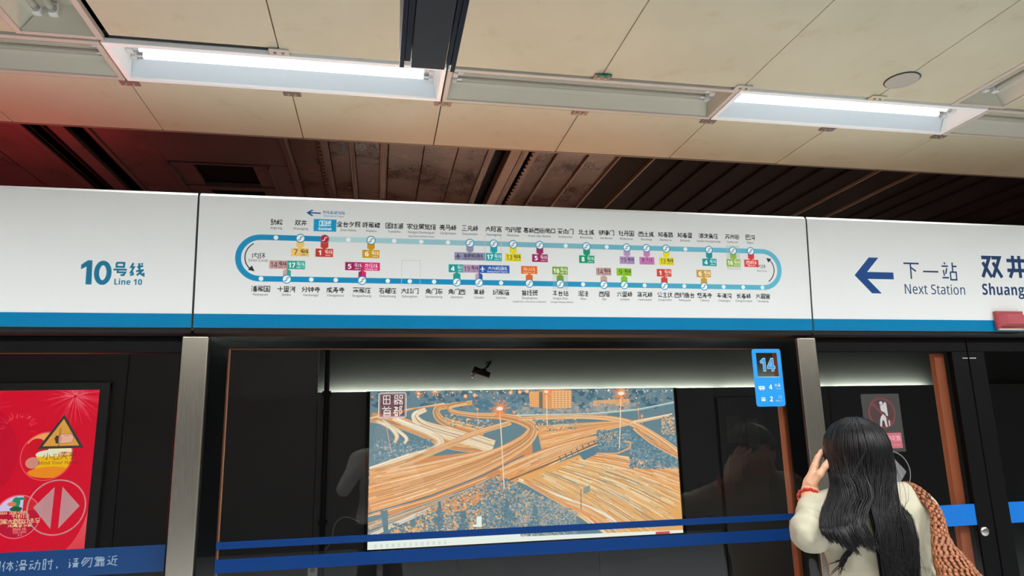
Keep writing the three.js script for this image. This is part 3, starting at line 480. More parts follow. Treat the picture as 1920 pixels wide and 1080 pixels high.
// --- red emergency lamp on the right fascia
{ const t = thing('door_lamp', 'red warning lamp on the blue band above the right door', 'lamp', [2.832, 2.047, 0.0125]);
  const red = std(0x9a3a41, 0.4), sh = new THREE.Shape(); sh.moveTo(-0.071, -0.038); sh.lineTo(0.071, -0.038); sh.lineTo(0.071, 0.038); sh.lineTo(-0.071, 0.038);
  mesh('base_plate', new THREE.ExtrudeGeometry(sh, { depth: 0.012, bevelEnabled: true, bevelSize: 0.002, bevelThickness: 0.003, bevelSegments: 1 }), red, t);
  const lens = new THREE.CylinderGeometry(0.056, 0.082, 0.03, 4, 1).rotateY(Math.PI / 4).rotateX(Math.PI / 2).scale(1.12, 0.52, 1).translate(0.001, -0.002, 0.028);
  mesh('lens', lens.toNonIndexed(), std(0xa8474e, 0.3, 0, { flatShading: true }), t);
  mesh('foot', box(-0.066, 0.064, -0.047, -0.038, 0, 0.012), M.trim, t); }

// ---------------------------------------------------------------- pillars, fixed screen and door leaves
for (const [x0, x1, l] of [[-0.7015, -0.612, 'left brushed steel door pillar'], [1.7605, 1.848, 'right brushed steel door pillar beside the woman']]) {
  const t = thing('door_pillar', l, 'pillar', [(x0 + x1) / 2, 0, 0]); const w = (x1 - x0) / 2;
  mesh('post', metric(rbox(-w, w, 0, 1.966, -0.16, -0.001, 0.005, 2), 2.2), M.steel, t);
  mesh('rubber_edge', [box(-w - 0.006, -w, 0, 1.966, -0.08, -0.03), box(w, w + 0.006, 0, 1.966, -0.08, -0.03)], M.black, t);
}
function alphaPlane(name, w, h, x, y, z, res, draw, parent, more = {}) {
  const t = canvasTexture(Math.round(w * res), Math.round(h * res), draw);
  const p = mesh(name, new THREE.PlaneGeometry(w, h).translate(x, y, z), new THREE.MeshStandardMaterial({ map: t, transparent: true, roughness: 0.5, ...more }), parent); p.castShadow = false; return p;
}
const dotGeo = new THREE.CylinderGeometry(0.0017, 0.0017, 0.0006, 8).rotateX(Math.PI / 2);
function dots(list, parent) { const im = new THREE.InstancedMesh(dotGeo, M.frit, list.length), m = new THREE.Matrix4(); list.forEach(([x, y, z], i) => im.setMatrixAt(i, m.makeTranslation(x, y, z))); im.name = 'frit_dots'; im.userData.kind = 'stuff'; parent.add(im); return im; }
{ const t = thing('fixed_screen', 'fixed glass screen panel with two blue stripes between the steel pillars', 'glass screen', [0.575, 0, 0]); const o = -0.575;
  mesh('pane', new THREE.PlaneGeometry(2.36, 1.85).translate(0, 1.04, -0.012), M.glass, t);
  mesh('frit_border', join([box(-0.605 + o, -0.545 + o, 0.1, 1.966, -0.016, -0.0125), box(1.686 + o, 1.755 + o, 0.1, 1.966, -0.016, -0.0125), box(-0.545 + o, 1.686 + o, 1.923, 1.966, -0.016, -0.0125), box(-0.545 + o, 1.686 + o, 0.1, 0.2, -0.016, -0.0125)]), M.frit, t);
  const d = []; for (let x = -0.542; x < 1.684; x += 0.0052) d.push([x + o, 1.9205, -0.013]); for (let y = 0.3; y < 1.92; y += 0.0052) { d.push([-0.5425 + o, y, -0.013]); d.push([1.6835 + o, y, -0.013]); }
  dots(d, t);
  mesh('seal', [box(-0.545 + o, 1.686 + o, 1.9185, 1.9235, -0.024, -0.018), box(-0.5455 + o, -0.5375 + o, 0.2, 1.92, -0.024, -0.018)], std(0x94583c, 0.5), t);
  mesh('stripe', box(-0.5445 + o, 1.684 + o, 1.2235, 1.248, -0.0115, -0.0105), M.stripe, t);
  mesh('stripe', box(-0.5445 + o, 1.684 + o, 1.146, 1.1905, -0.0115, -0.0105), M.stripe, t);
  mesh('inner_post', rbox(1.695 + o, 1.74 + o, 0.0, 1.94, -0.1, -0.06, 0.004), M.orange, t).userData.label = 'orange painted inner post at the right edge';
  mesh('inner_post', rbox(-0.60 + o, -0.556 + o, 0.0, 1.94, -0.1, -0.06, 0.004), M.orange, t).userData.label = 'orange painted inner post at the left edge';
  mesh('floor_rail', rbox(-0.605 + o, 1.755 + o, 0, 0.11, -0.05, 0.0, 0.004), M.steel, t); }

// blue number sticker on the glass
{ const t = thing('number_sign', 'blue sticker with the number 14 on the glass beside the right pillar', 'sign', [1.6125, 1.798, -0.0105]);
  const w = 0.0665, h = 0.1205, r = 0.014, sh = new THREE.Shape();
  sh.moveTo(-w + r, -h); sh.lineTo(w - r, -h); sh.quadraticCurveTo(w, -h, w, -h + r); sh.lineTo(w, h - r); sh.quadraticCurveTo(w, h, w - r, h); sh.lineTo(-w + r, h); sh.quadraticCurveTo(-w, h, -w, h - r); sh.lineTo(-w, -h + r); sh.quadraticCurveTo(-w, -h, -w + r, -h);
  const hole = new THREE.Path(); hole.moveTo(-0.048, 0.003); hole.lineTo(-0.048, 0.104); hole.lineTo(0.049, 0.104); hole.lineTo(0.049, 0.003); hole.closePath(); sh.holes.push(hole);
  mesh('film', new THREE.ExtrudeGeometry(sh, { depth: 0.001, bevelEnabled: false, curveSegments: 8 }), std(0x1591dc, 0.35), t);
  mesh('window_rim', box(-0.0495, 0.0505, 0.001, 0.0035, 0.001, 0.0014), std(0x9fc3d8, 0.5), t);
  alphaPlane('lettering', 0.13, 0.235, 0, 0, 0.0016, 2000, (c, W, H) => {
    const X = (x) => W / 2 + x * 2000, Y = (y) => H / 2 - y * 2000;
    c.font = 'bold 148px sans-serif'; c.textAlign = 'center'; c.textBaseline = 'middle'; c.lineJoin = 'round'; c.lineWidth = 9; c.strokeStyle = '#9fd0ea'; c.save(); c.translate(X(0), Y(0.053)); c.scale(0.86, 1); c.strokeText('14', 0, 0); c.fillStyle = '#2b83c4'; c.fillText('14', 0, 0); c.restore();
    const k = '#e6f3fa';
    latin(c, '4', X(0.005), Y(-0.04), 56, k, 'center', true); latin(c, '2', X(0.003), Y(-0.09), 58, k, 'center', true);
    hanzi(c, '车厢', X(0.037), Y(-0.033), 26, 0.09, k, 'center', 1.1); latin(c, 'Car 4', X(0.041), Y(-0.047), 17, k); hanzi(c, '门', X(0.044), Y(-0.083), 25, 0.1, k); latin(c, 'Door 2', X(0.036), Y(-0.097), 17, k);
    c.fillStyle = k; c.fillRect(X(-0.05), Y(-0.036), 58, 24); c.fillRect(X(-0.046), Y(-0.05), 14, 6); c.fillRect(X(-0.034), Y(-0.05), 14, 6); c.fillStyle = '#1591dc'; for (let i = 0; i < 4; i++) c.fillRect(X(-0.047) + i * 14, Y(-0.039), 10, 8);
    c.fillStyle = k; c.fillRect(X(-0.042), Y(-0.083), 34, 30); c.fillStyle = '#1591dc'; c.fillRect(X(-0.0345), Y(-0.083), 3, 30); c.fillRect(X(-0.0405), Y(-0.086), 9, 9); c.fillRect(X(-0.032), Y(-0.086), 9, 9);
  }, t); }

function leaf(name, label, x0, x1, z, opt) {
  const cx = (x0 + x1) / 2, t = thing(name, label, 'door', [cx, 0, z]), a = x0 - cx, b = x1 - cx;
  const gl = opt.gl ?? 0.075, gr = opt.gr ?? 0.075, y1 = 1.974;
  mesh('frame', join([rbox(a, b, 1.912, y1, -0.03, 0, 0.003), rbox(a, b, 0.02, 0.12, -0.03, 0, 0.003), rbox(a, a + gl, 0.12, 1.912, -0.03, 0, 0.003), rbox(b - gr, b, 0.12, 1.912, -0.03, 0, 0.003)]), M.frame, t);
  mesh('pane', new THREE.PlaneGeometry(b - a - gl - gr, 1.8).translate((a + gl + b - gr) / 2, 1.014, -0.006), M.glass, t);
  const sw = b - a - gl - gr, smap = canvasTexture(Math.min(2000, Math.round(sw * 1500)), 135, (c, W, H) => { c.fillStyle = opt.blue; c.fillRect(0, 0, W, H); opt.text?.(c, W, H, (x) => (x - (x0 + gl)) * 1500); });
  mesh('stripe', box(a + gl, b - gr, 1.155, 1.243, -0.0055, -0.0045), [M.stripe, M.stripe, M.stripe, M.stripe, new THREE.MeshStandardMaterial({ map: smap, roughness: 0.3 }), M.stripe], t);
  return t;
}
const dz = -0.055, ARC = 0.0925;
function arrowMark(parent, x, y, both = true) {
  const ring = new THREE.RingGeometry(ARC - 0.0045, ARC, 64).translate(x, y, -0.0052); const m = mesh('arrow_ring', ring, M.arrow, parent); m.castShadow = false;
  for (const s of both ? [-1, 1] : [1]) { const sh = new THREE.Shape(); sh.moveTo(s * 0.012, 0.068); sh.lineTo(s * 0.072, 0.002); sh.lineTo(s * 0.012, -0.07); sh.closePath(); const q = mesh('arrow', new THREE.ShapeGeometry(sh).translate(x, y, -0.0052), M.arrow, parent); q.castShadow = false; }
}
{ const leafL = leaf('door_leaf', 'left sliding glass door with the yellow pinched hand warning', -1.735, -0.694, dz, { gl: 0.09, gr: 0.026, blue: '#01305e', text: (c, W, H, X) => { hanzi(c, '门体滑动时,请勿靠近', X(-1.264), H / 2, 55, 0.09, '#7f8d9b', 'left', 1.09); } });
  const c0 = leafL.position.x, at = (x) => x - c0;
  arrowMark(leafL, at(-1.078), 1.382);
  const tri = new THREE.Shape(); tri.moveTo(-0.074, -0.058); tri.lineTo(0.073, -0.058); tri.lineTo(0.0, 0.058); tri.closePath();
  const inner = new THREE.Path(); inner.moveTo(-0.058, -0.0495); inner.lineTo(0.0, 0.043); inner.lineTo(0.0575, -0.0495); inner.closePath(); tri.holes.push(inner);
  mesh('warning_triangle', new THREE.ExtrudeGeometry(tri, { depth: 0.0008, bevelEnabled: false }).translate(at(-1.084), 1.637, -0.0052), std(0x140c0a, 0.5), leafL);
  const yl = new THREE.Shape(); yl.moveTo(-0.059, -0.05); yl.lineTo(0.058, -0.05); yl.lineTo(0, 0.044); yl.closePath();
  mesh('warning_field', new THREE.ExtrudeGeometry(yl, { depth: 0.0005, bevelEnabled: false }).translate(at(-1.084), 1.637, -0.0052), std(0xb9801e, 0.5), leafL);
  alphaPlane('hand_pictogram', 0.12, 0.095, at(-1.084), 1.633, -0.0043, 3000, (c, W, H) => {
    c.fillStyle = '#c78f78'; c.strokeStyle = '#7a4320'; c.lineWidth = 4; c.beginPath(); c.moveTo(155, 165); c.quadraticCurveTo(210, 150, 265, 160); c.lineTo(292, 185); c.lineTo(290, 225); c.lineTo(262, 248); c.lineTo(150, 252); c.closePath(); c.fill(); c.stroke();
    c.fillStyle = '#1a0f0a'; for (let i = 0; i < 4; i++) { c.beginPath(); c.ellipse(132 - (i === 1 ? 8 : i === 3 ? -6 : 0), 184 + i * 19, 16, 10, 0, 0, 7); c.fill(); } c.fillRect(128, 172, 20, 80);
    c.strokeStyle = '#5a3313'; c.lineWidth = 4; c.beginPath(); c.moveTo(152, 100); c.lineTo(152, 285); c.moveTo(163, 95); c.lineTo(163, 285); c.stroke();
    c.beginPath(); c.moveTo(200, 176); c.quadraticCurveTo(225, 168, 245, 178); c.stroke(); for (let i = 0; i < 3; i++) { c.beginPath(); c.moveTo(166, 190 + i * 19); c.lineTo(182, 190 + i * 19); c.stroke(); }
  }, leafL);
  alphaPlane('warning_text', 0.17, 0.06, at(-1.087), 1.546, -0.0052, 3000, (c, W, H) => { hanzi(c, '小心夹手', W / 2 + 4, H / 2 - 26, 82, 0.07, '#2a0d08', 'center', 0.98); latin(c, 'Mind Your Hand', W / 2 - 8, H / 2 + 44, 48, '#2a0d08', 'center', false, 1.06); }, leafL);
}
{ const leafR = leaf('door_leaf', 'right sliding glass door behind the woman with the no leaning sign', 1.852, 2.652, dz, { gl: 0.03, gr: 0.082, blue: '#0a64b4', text: (c, W, H, X) => { hanzi(c, '门体滑动时,请勿靠近', X(1.972), H / 2, 54, 0.085, '#9db6ca', 'left', 1.11); } });  // brighter stripe blue: stronger light on this side put into the colour
  const c0 = leafR.position.x, at = (x) => x - c0;
  arrowMark(leafR, at(2.183), 1.388);
  alphaPlane('no_leaning_sign', 0.19, 0.25, at(2.172), 1.6, -0.0052, 2600, (c, W, H) => {
    c.fillStyle = 'rgba(112,110,108,0.28)'; c.fillRect(0, 0, W, H);
    c.strokeStyle = 'rgba(96,34,34,0.9)'; c.fillStyle = 'rgba(70,40,40,0.55)'; c.lineWidth = 26; c.beginPath(); c.arc(W / 2, 215, 165, 0, 7); c.fill(); c.stroke(); c.beginPath(); c.moveTo(W / 2 - 120, 100); c.lineTo(W / 2 + 115, 335); c.stroke();
    c.fillStyle = '#aeacaa'; c.beginPath(); c.arc(250, 105, 21, 0, 7); c.fill(); c.beginPath(); [[232, 130], [262, 128], [300, 92], [318, 100], [322, 250], [302, 250], [288, 215], [240, 190]].forEach(([a, b], i) => (i ? c.lineTo(a, b) : c.moveTo(a, b))); c.fill();
    c.beginPath(); [[232, 250], [262, 228], [292, 262], [300, 372], [276, 372], [262, 300], [240, 300], [226, 370], [202, 362], [214, 290]].forEach(([a, b], i) => (i ? c.lineTo(a, b) : c.moveTo(a, b))); c.fill(); c.fillRect(318, 300, 16, 62);
    c.fillStyle = '#a9545f'; c.fillRect(170, 440, 290, 172); hanzi(c, '请勿倚靠', 315, 500, 66, 0.1, '#c98f95', 'center', 1.0); latin(c, 'Do not lean on door', 315, 575, 27, '#c98f95', 'center');
  }, leafR);
  mesh('inner_post', rbox(at(2.515), at(2.568), 0.1, 1.91, -0.075, -0.045, 0.004), M.orange, leafR).userData.label = 'orange painted inner post behind the glass';
  const k = mesh('knob', new THREE.LatheGeometry([[0, 0.012], [0.012, 0.012], [0.019, 0.009], [0.0205, 0.004], [0.0205, 0], [0, 0]].map(([x, y]) => new THREE.Vector2(x, y)), 28).rotateX(Math.PI / 2), std(0xb9b6b0, 0.25, 0.9), leafR); k.position.set(at(2.593), 1.128, 0.0);
  mesh('latch_mark', box(at(2.622), at(2.650), 1.879, 1.883, 0, 0.001), std(0xb0b0ac, 0.5), leafR); }
leaf('door_leaf', 'second leaf of the left sliding door, just outside the left picture edge', -2.78, -1.741, dz, { gl: 0.026, gr: 0.09, blue: '#01305e' });
{ const leafF = leaf('door_leaf', 'far right sliding glass door cut by the picture edge', 2.658, 3.82, dz, { gl: 0.085, gr: 0.03, blue: '#0a64b4' });  // same brightened blue, light painted into the stripe
  mesh('latch_mark', box(2.66 - 3.239, 2.694 - 3.239, 1.879, 1.883, 0, 0.001), std(0xb0b0ac, 0.5), leafF); }
// ---------------------------------------------------------------- things across the track
// Poster pictures are laid out on the drawing grid of a sketch: P() spreads sketch points over the sheet.
function highway(c, W, H) {
  const P = (x, y) => { const xl = 318 - (y - 235) * 0.0219, xr = 1645 + (y - 250) * 0.0714, u = (x - xl) / (xr - xl), yt = 262 - (x - 318) * 0.0113, yb = 968 - (x - 302) * 0.0598; return [u * W, ((y - yt) / (yb - yt)) * H]; };
  const K = W / 1370;
  c.fillStyle = '#5f7f8c'; c.fillRect(0, 0, W, H);
  const line = (pts, col, w) => { c.strokeStyle = col; c.lineWidth = w * K; c.lineCap = 'round'; c.lineJoin = 'round'; c.beginPath(); pts.forEach((p, i) => { const [x, y] = P(...p); i ? c.lineTo(x, y) : c.moveTo(x, y); }); c.stroke(); };
  const poly = (pts, col) => { c.fillStyle = col; c.beginPath(); pts.forEach((p, i) => { const [x, y] = P(...p); i ? c.lineTo(x, y) : c.moveTo(x, y); }); c.fill(); };
  const smooth = (pts, n = 60) => { const cv = new THREE.CatmullRomCurve3(pts.map(([x, y, w]) => V(x, y, w)), false, 'centripetal'); return cv.getPoints(n); };
  const pick = (a) => a[Math.floor(rnd() * a.length)];
  const OR = ['#fbb274', '#f8a25e', '#ffcd98', '#ee9350', '#ffe2ba', '#dd8546', '#fcbc80', '#c28a5c', '#ffd7a6'], WH = ['#fff1da', '#ffe3bd', '#fffaf0', '#f8c890', '#e9d7bd'], CR = ['#f6d9a6', '#f5b877', '#fdeccb', '#e7a35e', '#b78e66', '#8f8f84', '#f9c98d', '#f2a765'];
  function road(pts, cols, n, under = '#e08a4f', lw = 1) {
    const c3 = smooth(pts), L = [], R = [];
    c3.forEach((p, i) => { const q = c3[Math.min(i + 1, c3.length - 1)], o = c3[Math.max(i - 1, 0)], dx = q.x - o.x, dy = q.y - o.y, m = Math.hypot(dx, dy) || 1; L.push([p.x - dy / m * p.z, p.y + dx / m * p.z]); R.push([p.x + dy / m * p.z, p.y - dx / m * p.z]); });
    poly([...L, ...R.reverse()], under); R.reverse();
    for (let k = 0; k < n * 2; k++) { const s = rnd(), a = Math.floor(rnd() * 30), b = a + 15 + Math.floor(rnd() * 46); const seg = []; for (let i = a; i <= Math.min(b, 60); i++) seg.push([L[i][0] * s + R[i][0] * (1 - s), L[i][1] * s + R[i][1] * (1 - s)]); if (seg.length > 1) line(seg, rnd() < 0.12 ? '#a9744e' : pick(cols), rr(0.5, 2.2) * lw); }
    line(L, '#ffdcae', 1.6); line(R, '#b0713f', 1.4);
  }
  function foliage(x0, y0, x1, y1, n, cols, size = 9, inside = () => true) { for (let i = 0; i < n; i++) { const x = rr(x0, x1), y = rr(y0, y1); if (!inside(x, y)) continue; const q = []; const r = rr(0.35, 1) * size; for (let k = 0; k < 5; k++) { const a = k * 1.256 + rnd(), d = r * rr(0.5, 1.2); q.push([x + Math.cos(a) * d, y + Math.sin(a) * d * 0.8]); } poly(q, pick(cols)); } }
  const TEAL = ['#547a8c', '#648797', '#4c7284', '#7593a0', '#8aa0a8'], MIX = ['#4f7486', '#7d98a2', '#f3b47a', '#ea9a5c', '#d3a684', '#a3aeb1', '#5d8092', '#fac894', '#f4a868'];
  // far skyline
  foliage(320, 250, 1640, 330, 260, ['#3f6477', '#55798a', '#6d858d', '#365a6c'], 24);
  foliage(930, 320, 1330, 372, 160, ['#9a9b98', '#a8a49c', '#8b9394'], 18);
  foliage(720, 290, 950, 345, 120, ['#47708a', '#53788b', '#6d8893'], 20);
  for (let i = 0; i < 170; i++) { const [x, y] = P(rr(320, 1640), 262 + rnd() * rnd() * 70 - 6); c.fillStyle = pick(['#ffb27a', '#ffe9d0', '#ff8a4a', '#ffd9b0']); c.beginPath(); c.arc(x, y, rr(1, 4) * K, 0, 7); c.fill(); }
  poly([[985, 268], [1078, 250], [1078, 345], [990, 330]], '#f09a58'); poly([[1078, 250], [1176, 256], [1176, 338], [1078, 345]], '#e5965a'); poly([[1030, 262], [1046, 260], [1046, 342], [1030, 338]], '#6b6a62');
  for (let r = 0; r < 8; r++) { for (let k = 0; k < 6; k++) poly([[1086 + k * 15, 262 + r * 10], [1096 + k * 15, 262 + r * 10], [1096 + k * 15, 267 + r * 10], [1086 + k * 15, 267 + r * 10]], '#ffd7a2'); for (let k = 0; k < 5; k++) poly([[990 + k * 8, 268 + r * 9], [995 + k * 8, 267 + r * 9], [995 + k * 8, 271 + r * 9], [990 + k * 8, 272 + r * 9]], '#ffc68a'); }
  poly([[1272, 305], [1440, 296], [1440, 330], [1272, 332]], '#e2a878'); foliage(1290, 318, 1470, 350, 60, ['#a79a90', '#b8a898', '#8c979a'], 14);
  line([[930, 372], [1250, 366], [1480, 345], [1648, 312]], '#cfe0dd', 5); line([[930, 376], [1250, 371], [1480, 350], [1648, 318]], '#8fb1b5', 3);
  // left valley: white and gold trails
  road([[320, 380, 22], [420, 400, 26], [520, 440, 26], [640, 500, 24], [800, 520, 24]], OR, 40, '#c78a5c');
  road([[545, 345, 10], [500, 372, 14], [520, 408, 20], [610, 445, 26], [720, 478, 30], [830, 515, 30]], WH, 90, '#f2cf9f', 0.9);
  foliage(330, 480, 570, 585, 900, TEAL, 7); foliage(340, 500, 560, 560, 60, ['#9fb0b5', '#b7a99a'], 7);
  road([[410, 385, 10], [470, 415, 13], [560, 455, 15], [605, 490, 16], [585, 525, 17], [480, 562, 17], [318, 625, 19]], WH, 90, '#ffd9a8', 0.9);
  road([[340, 395, 5], [400, 430, 8], [425, 470, 9], [415, 498, 6]], WH, 24, '#8ba0a6'); road([[365, 390, 4], [440, 450, 7], [465, 480, 7], [455, 500, 5]], WH, 20, '#8ba0a6');
  road([[740, 315, 10], [650, 328, 11], [590, 345, 13], [600, 385, 16], [680, 420, 19], [790, 450, 20]], OR, 70, '#ec9a58');
  line([[318, 385], [470, 345], [620, 318]], '#ffcf9e', 6); line([[330, 398], [500, 340], [640, 322]], '#e9975a', 5);
  foliage(620, 370, 830, 425, 150, MIX, 8);
  // decks from the left
  poly([[312, 640], [560, 560], [860, 525], [1000, 470], [1000, 620], [700, 800], [305, 820]], '#dd8c55');
  road([[312, 632, 12], [450, 590, 13], [610, 520, 13], [750, 455, 12], [905, 405, 10]], OR, 60, '#f4a868'); for (let i = 0; i < 34; i++) { const a = i / 34, x = 640 + a * 260, y = 510 - a * 98; line([[x, y], [x + 5, y - 7]], '#b0693a', 1.6); }
  road([[312, 668, 22], [520, 620, 22], [700, 580, 20], [870, 545, 16]], OR, 120, '#e9985c'); for (let i = 0; i < 60; i++) { const a = i / 60, x = 380 + a * 470, y = 632 - a * 104; line([[x, y], [x + 9, y - 9]], '#ffd9ae', 3); }
  road([[1030, 480, 60], [1150, 455, 44], [1300, 425, 24], [1440, 405, 10], [1625, 372, 5]], OR, 190, '#f0a264');
  road([[870, 650, 46], [1000, 590, 44], [1150, 528, 34], [1300, 480, 20], [1380, 455, 10]], OR, 210, '#ef9f5f');
  line([[880, 672], [1110, 575], [1290, 498]], '#8a5f3e', 7); for (let i = 0; i < 7; i++) line([[1120 + i * 26, 560 - i * 12], [1126 + i * 26, 574 - i * 12]], '#5f7078', 6);
  // great sweeping ramp
  road([[306, 752, 62], [480, 700, 58], [640, 645, 50], [790, 585, 40], [910, 525, 32], [985, 470, 27], [1000, 430, 23], [955, 400, 19], [860, 378, 14], [740, 372, 11], [650, 352, 9], [640, 335, 8], [715, 314, 7]], OR, 330, '#f3a061', 1.1);
  line([[306, 812], [560, 735], [780, 645], [960, 555]], '#5f7680', 6); line([[306, 824], [560, 748], [800, 652]], '#ffcf9a', 4);
  road([[305, 868, 14], [520, 785, 13], [700, 715, 11], [820, 660, 8]], ['#f7b57a', '#6f8d9a', '#ffd8aa', '#54798c'], 70, '#f0a86c'); road([[305, 905, 12], [430, 850, 10], [560, 790, 8]], ['#f7c8a0', '#7793a0', '#ffffff'], 40, '#6f8c98');
  // right: carriageway in long parallel strokes
  poly([[940, 650], [1240, 540], [1690, 620], [1690, 900], [1330, 900]], '#efa860');
  for (let i = 0; i < 1000; i++) { const a = rnd(), b = rr(0.05, 1.35), l = rr(0.1, 0.5), A = [940 + a * 300, 652 - a * 112], B = [1330 + a * 400, 910 - a * 290]; const f = (t) => [A[0] + (B[0] - A[0]) * t, A[1] + (B[1] - A[1]) * t - Math.sin(t * Math.PI) * 16]; line([f(b * (1 - l)), f(b * (1 - l) + l / 2), f(b * (1 - l) + l)], pick(a > 0.72 ? OR : CR), rr(0.8, 3.4)); }
  poly([[1205, 545], [1280, 520], [1290, 545], [1230, 575]], '#54798c');
  road([[940, 660, 9], [1080, 720, 10], [1230, 775, 11], [1330, 815, 12], [1400, 860, 9]], WH, 60, '#f6cf9c'); road([[960, 668, 8], [1120, 752, 12], [1240, 800, 20], [1320, 850, 26]], OR, 50, '#eda669');
  // right trees and the far right ramp
  foliage(1290, 440, 1460, 530, 800, TEAL, 7); foliage(1440, 470, 1670, 610, 1000, TEAL, 9); foliage(1590, 380, 1650, 460, 240, MIX, 7); foliage(1300, 450, 1440, 520, 60, ['#c7b8a8', '#e5b48c'], 5);
  road([[940, 388, 7], [1090, 381, 9], [1240, 378, 10], [1350, 386, 11], [1450, 408, 13], [1560, 468, 16], [1672, 545, 19]], OR, 120, '#f2a565'); road([[1460, 430, 7], [1540, 490, 8], [1675, 560, 9]], OR, 30, '#f0b47e');
  road([[1440, 405, 5], [1540, 385, 4], [1640, 365, 3]], WH, 20, '#f2b780'); line([[1290, 545], [1380, 545], [1440, 520], [1445, 495], [1415, 490]], '#e8ab78', 7);
  foliage(1000, 390, 1200, 440, 120, MIX, 7);
  // trees in front
  foliage(400, 850, 950, 960, 520, MIX, 13); const tri = (x, y) => y > 640 + Math.abs(x - 850) * 0.5;
  foliage(500, 620, 1000, 930, 4200, MIX, 7.5, tri); foliage(780, 640, 960, 900, 900, TEAL, 8, tri); foliage(940, 720, 1200, 900, 1900, ['#7f9aa5', '#98a5a8', '#5f8293', '#b4a79a', '#d9b08a'], 6.5, (x, y) => y > 715 + (x - 950) * 0.42 - 20);
  for (const [x, y, h] of [[888, 745, 120], [700, 800, 110], [600, 760, 130], [1010, 770, 110]]) for (let k = 0; k < 90; k++) { const t = rnd(), w = (1 - t) * 34; foliage(x - w, y + h - t * h, x + w, y + h - t * h + 6, 2, ['#4b7387', '#54798c', '#5f8394'], 8); }
  poly([[355, 800], [385, 795], [388, 900], [370, 900]], '#587a89');
  // lamp masts
  for (const [x0, y0, x1, y1, r] of [[858, 342, 876, 700, 34], [1062, 264, 1066, 420, 22], [1401, 272, 1393, 520, 36], [380, 412, 402, 545, 0], [515, 272, 517, 300, 12], [583, 262, 586, 290, 14], [762, 345, 764, 430, 7], [920, 358, 921, 380, 8], [1480, 345, 1484, 400, 8], [1498, 375, 1499, 410, 8]]) {
    line([[x0, y0], [x1, y1]], r > 20 ? '#ffd6b0' : '#f4b690', r > 20 ? 5 : 2.4);
    if (r) { const [a, b] = P(x0, y0); for (let k = 0; k < r * 3; k++) { const t = rnd() * 6.283, d = r * rr(0.3, 1.5) * K; c.strokeStyle = pick(['#ff8a45', '#ff7d3a', '#ffae74']); c.lineWidth = 1.6 * K; c.beginPath(); c.moveTo(a, b); c.lineTo(a + Math.cos(t) * d, b + Math.sin(t) * d); c.stroke(); } c.fillStyle = '#fff3e2'; c.beginPath(); c.ellipse(a, b, r * 0.42 * K, r * 0.24 * K, 0, 0, 7); c.fill(); }
  }
  for (const [x, y] of [[905, 268], [945, 265], [977, 262], [750, 280], [711, 284]]) { const [a, b] = P(x, y); circle(c, a, b, 9 * K, '#ff9d66'); circle(c, a, b, 4 * K, '#ffe2c4'); }
  line([[1216, 705], [1217, 790]], '#5f6f70', 3.4); poly([[1228, 697], [1257, 684], [1257, 712], [1228, 724]], '#8b968c');
  c.fillStyle = 'rgba(255,236,226,0.09)'; c.fillRect(0, 0, W, H);
  // seal in the corner
  { const [a, b] = P(352, 269), [d, e] = P(462, 381), w = d - a, h = e - b; c.fillStyle = 'rgba(120,40,44,0.55)'; c.fillRect(a, b, w, h); c.strokeStyle = '#ffe9e4'; c.lineWidth = 3.4 * K; c.beginPath(); c.roundRect(a, b, w, h, 9 * K); c.stroke(); c.lineWidth = 1.4 * K; c.beginPath(); c.roundRect(a + 5 * K, b + 5 * K, w - 10 * K, h - 10 * K, 5 * K); c.stroke();
    hanzi(c, '首', a + w * 0.29, b + h * 0.74, h * 0.43, 0.085, '#ffe9e4'); hanzi(c, '都', a + w * 0.71, b + h * 0.74, h * 0.43, 0.085, '#ffe9e4'); hanzi(c, '田', a + w * 0.29, b + h * 0.28, h * 0.38, 0.085, '#ffe9e4'); hanzi(c, '器', a + w * 0.71, b + h * 0.28, h * 0.4, 0.085, '#ffe9e4'); }
  // white foot strip
  poly([[300, 930], [945, 893], [948, 908], [1691, 873], [1692, 890], [300, 972]], '#f3f6ee'); poly([[757, 822], [779, 822], [779, 868], [741, 868], [741, 858], [757, 858]], '#f6f6ef');
  poly([[1560, 883], [1626, 879], [1626, 889], [1560, 893]], '#d0505a'); for (let i = 0; i < 13; i++) { const [x, y] = P(330 + i * 24, 945 - i * 1.4); c.fillStyle = '#dfe2da'; c.fillRect(x, y, 10 * K, 14 * K); }
}
function backlit(map, gain) { return new THREE.MeshStandardMaterial({ color: 0x101010, emissive: 0xffffff, emissiveMap: map, emissiveIntensity: gain, roughness: 0.35 }); }
{ const t = thing('advertising_screen', 'backlit picture of a lit highway interchange at night across the track', 'advert', [1.305, 1.3225, -3.4]);
  const w = 1.375, h = 0.6385;
  mesh('frame', join([rbox(-w - 0.025, w + 0.025, h, h + 0.002, -0.02, 0.02, 0.0005), rbox(-w - 0.03, -w, -h - 0.02, h, -0.02, 0.025, 0.003), rbox(w, w + 0.03, -h - 0.02, h, -0.02, 0.025, 0.003), rbox(-w - 0.03, w + 0.03, -h - 0.03, -h, -0.02, 0.025, 0.003)]), M.frame, t);
  const map = canvasTexture(2048, 950, highway);
  mesh('screen', box(-w, w, -h, h, -0.015, 0.012), [M.black, M.black, M.black, M.black, backlit(map, LIGHT.screenGlow), M.black], t);
  const l = new THREE.RectAreaLight(0xffb684, LIGHT.highway, 2 * w, 2 * h); l.name = 'advert_light'; l.position.set(0, 0, 0.02); l.rotation.y = Math.PI; t.add(l); }
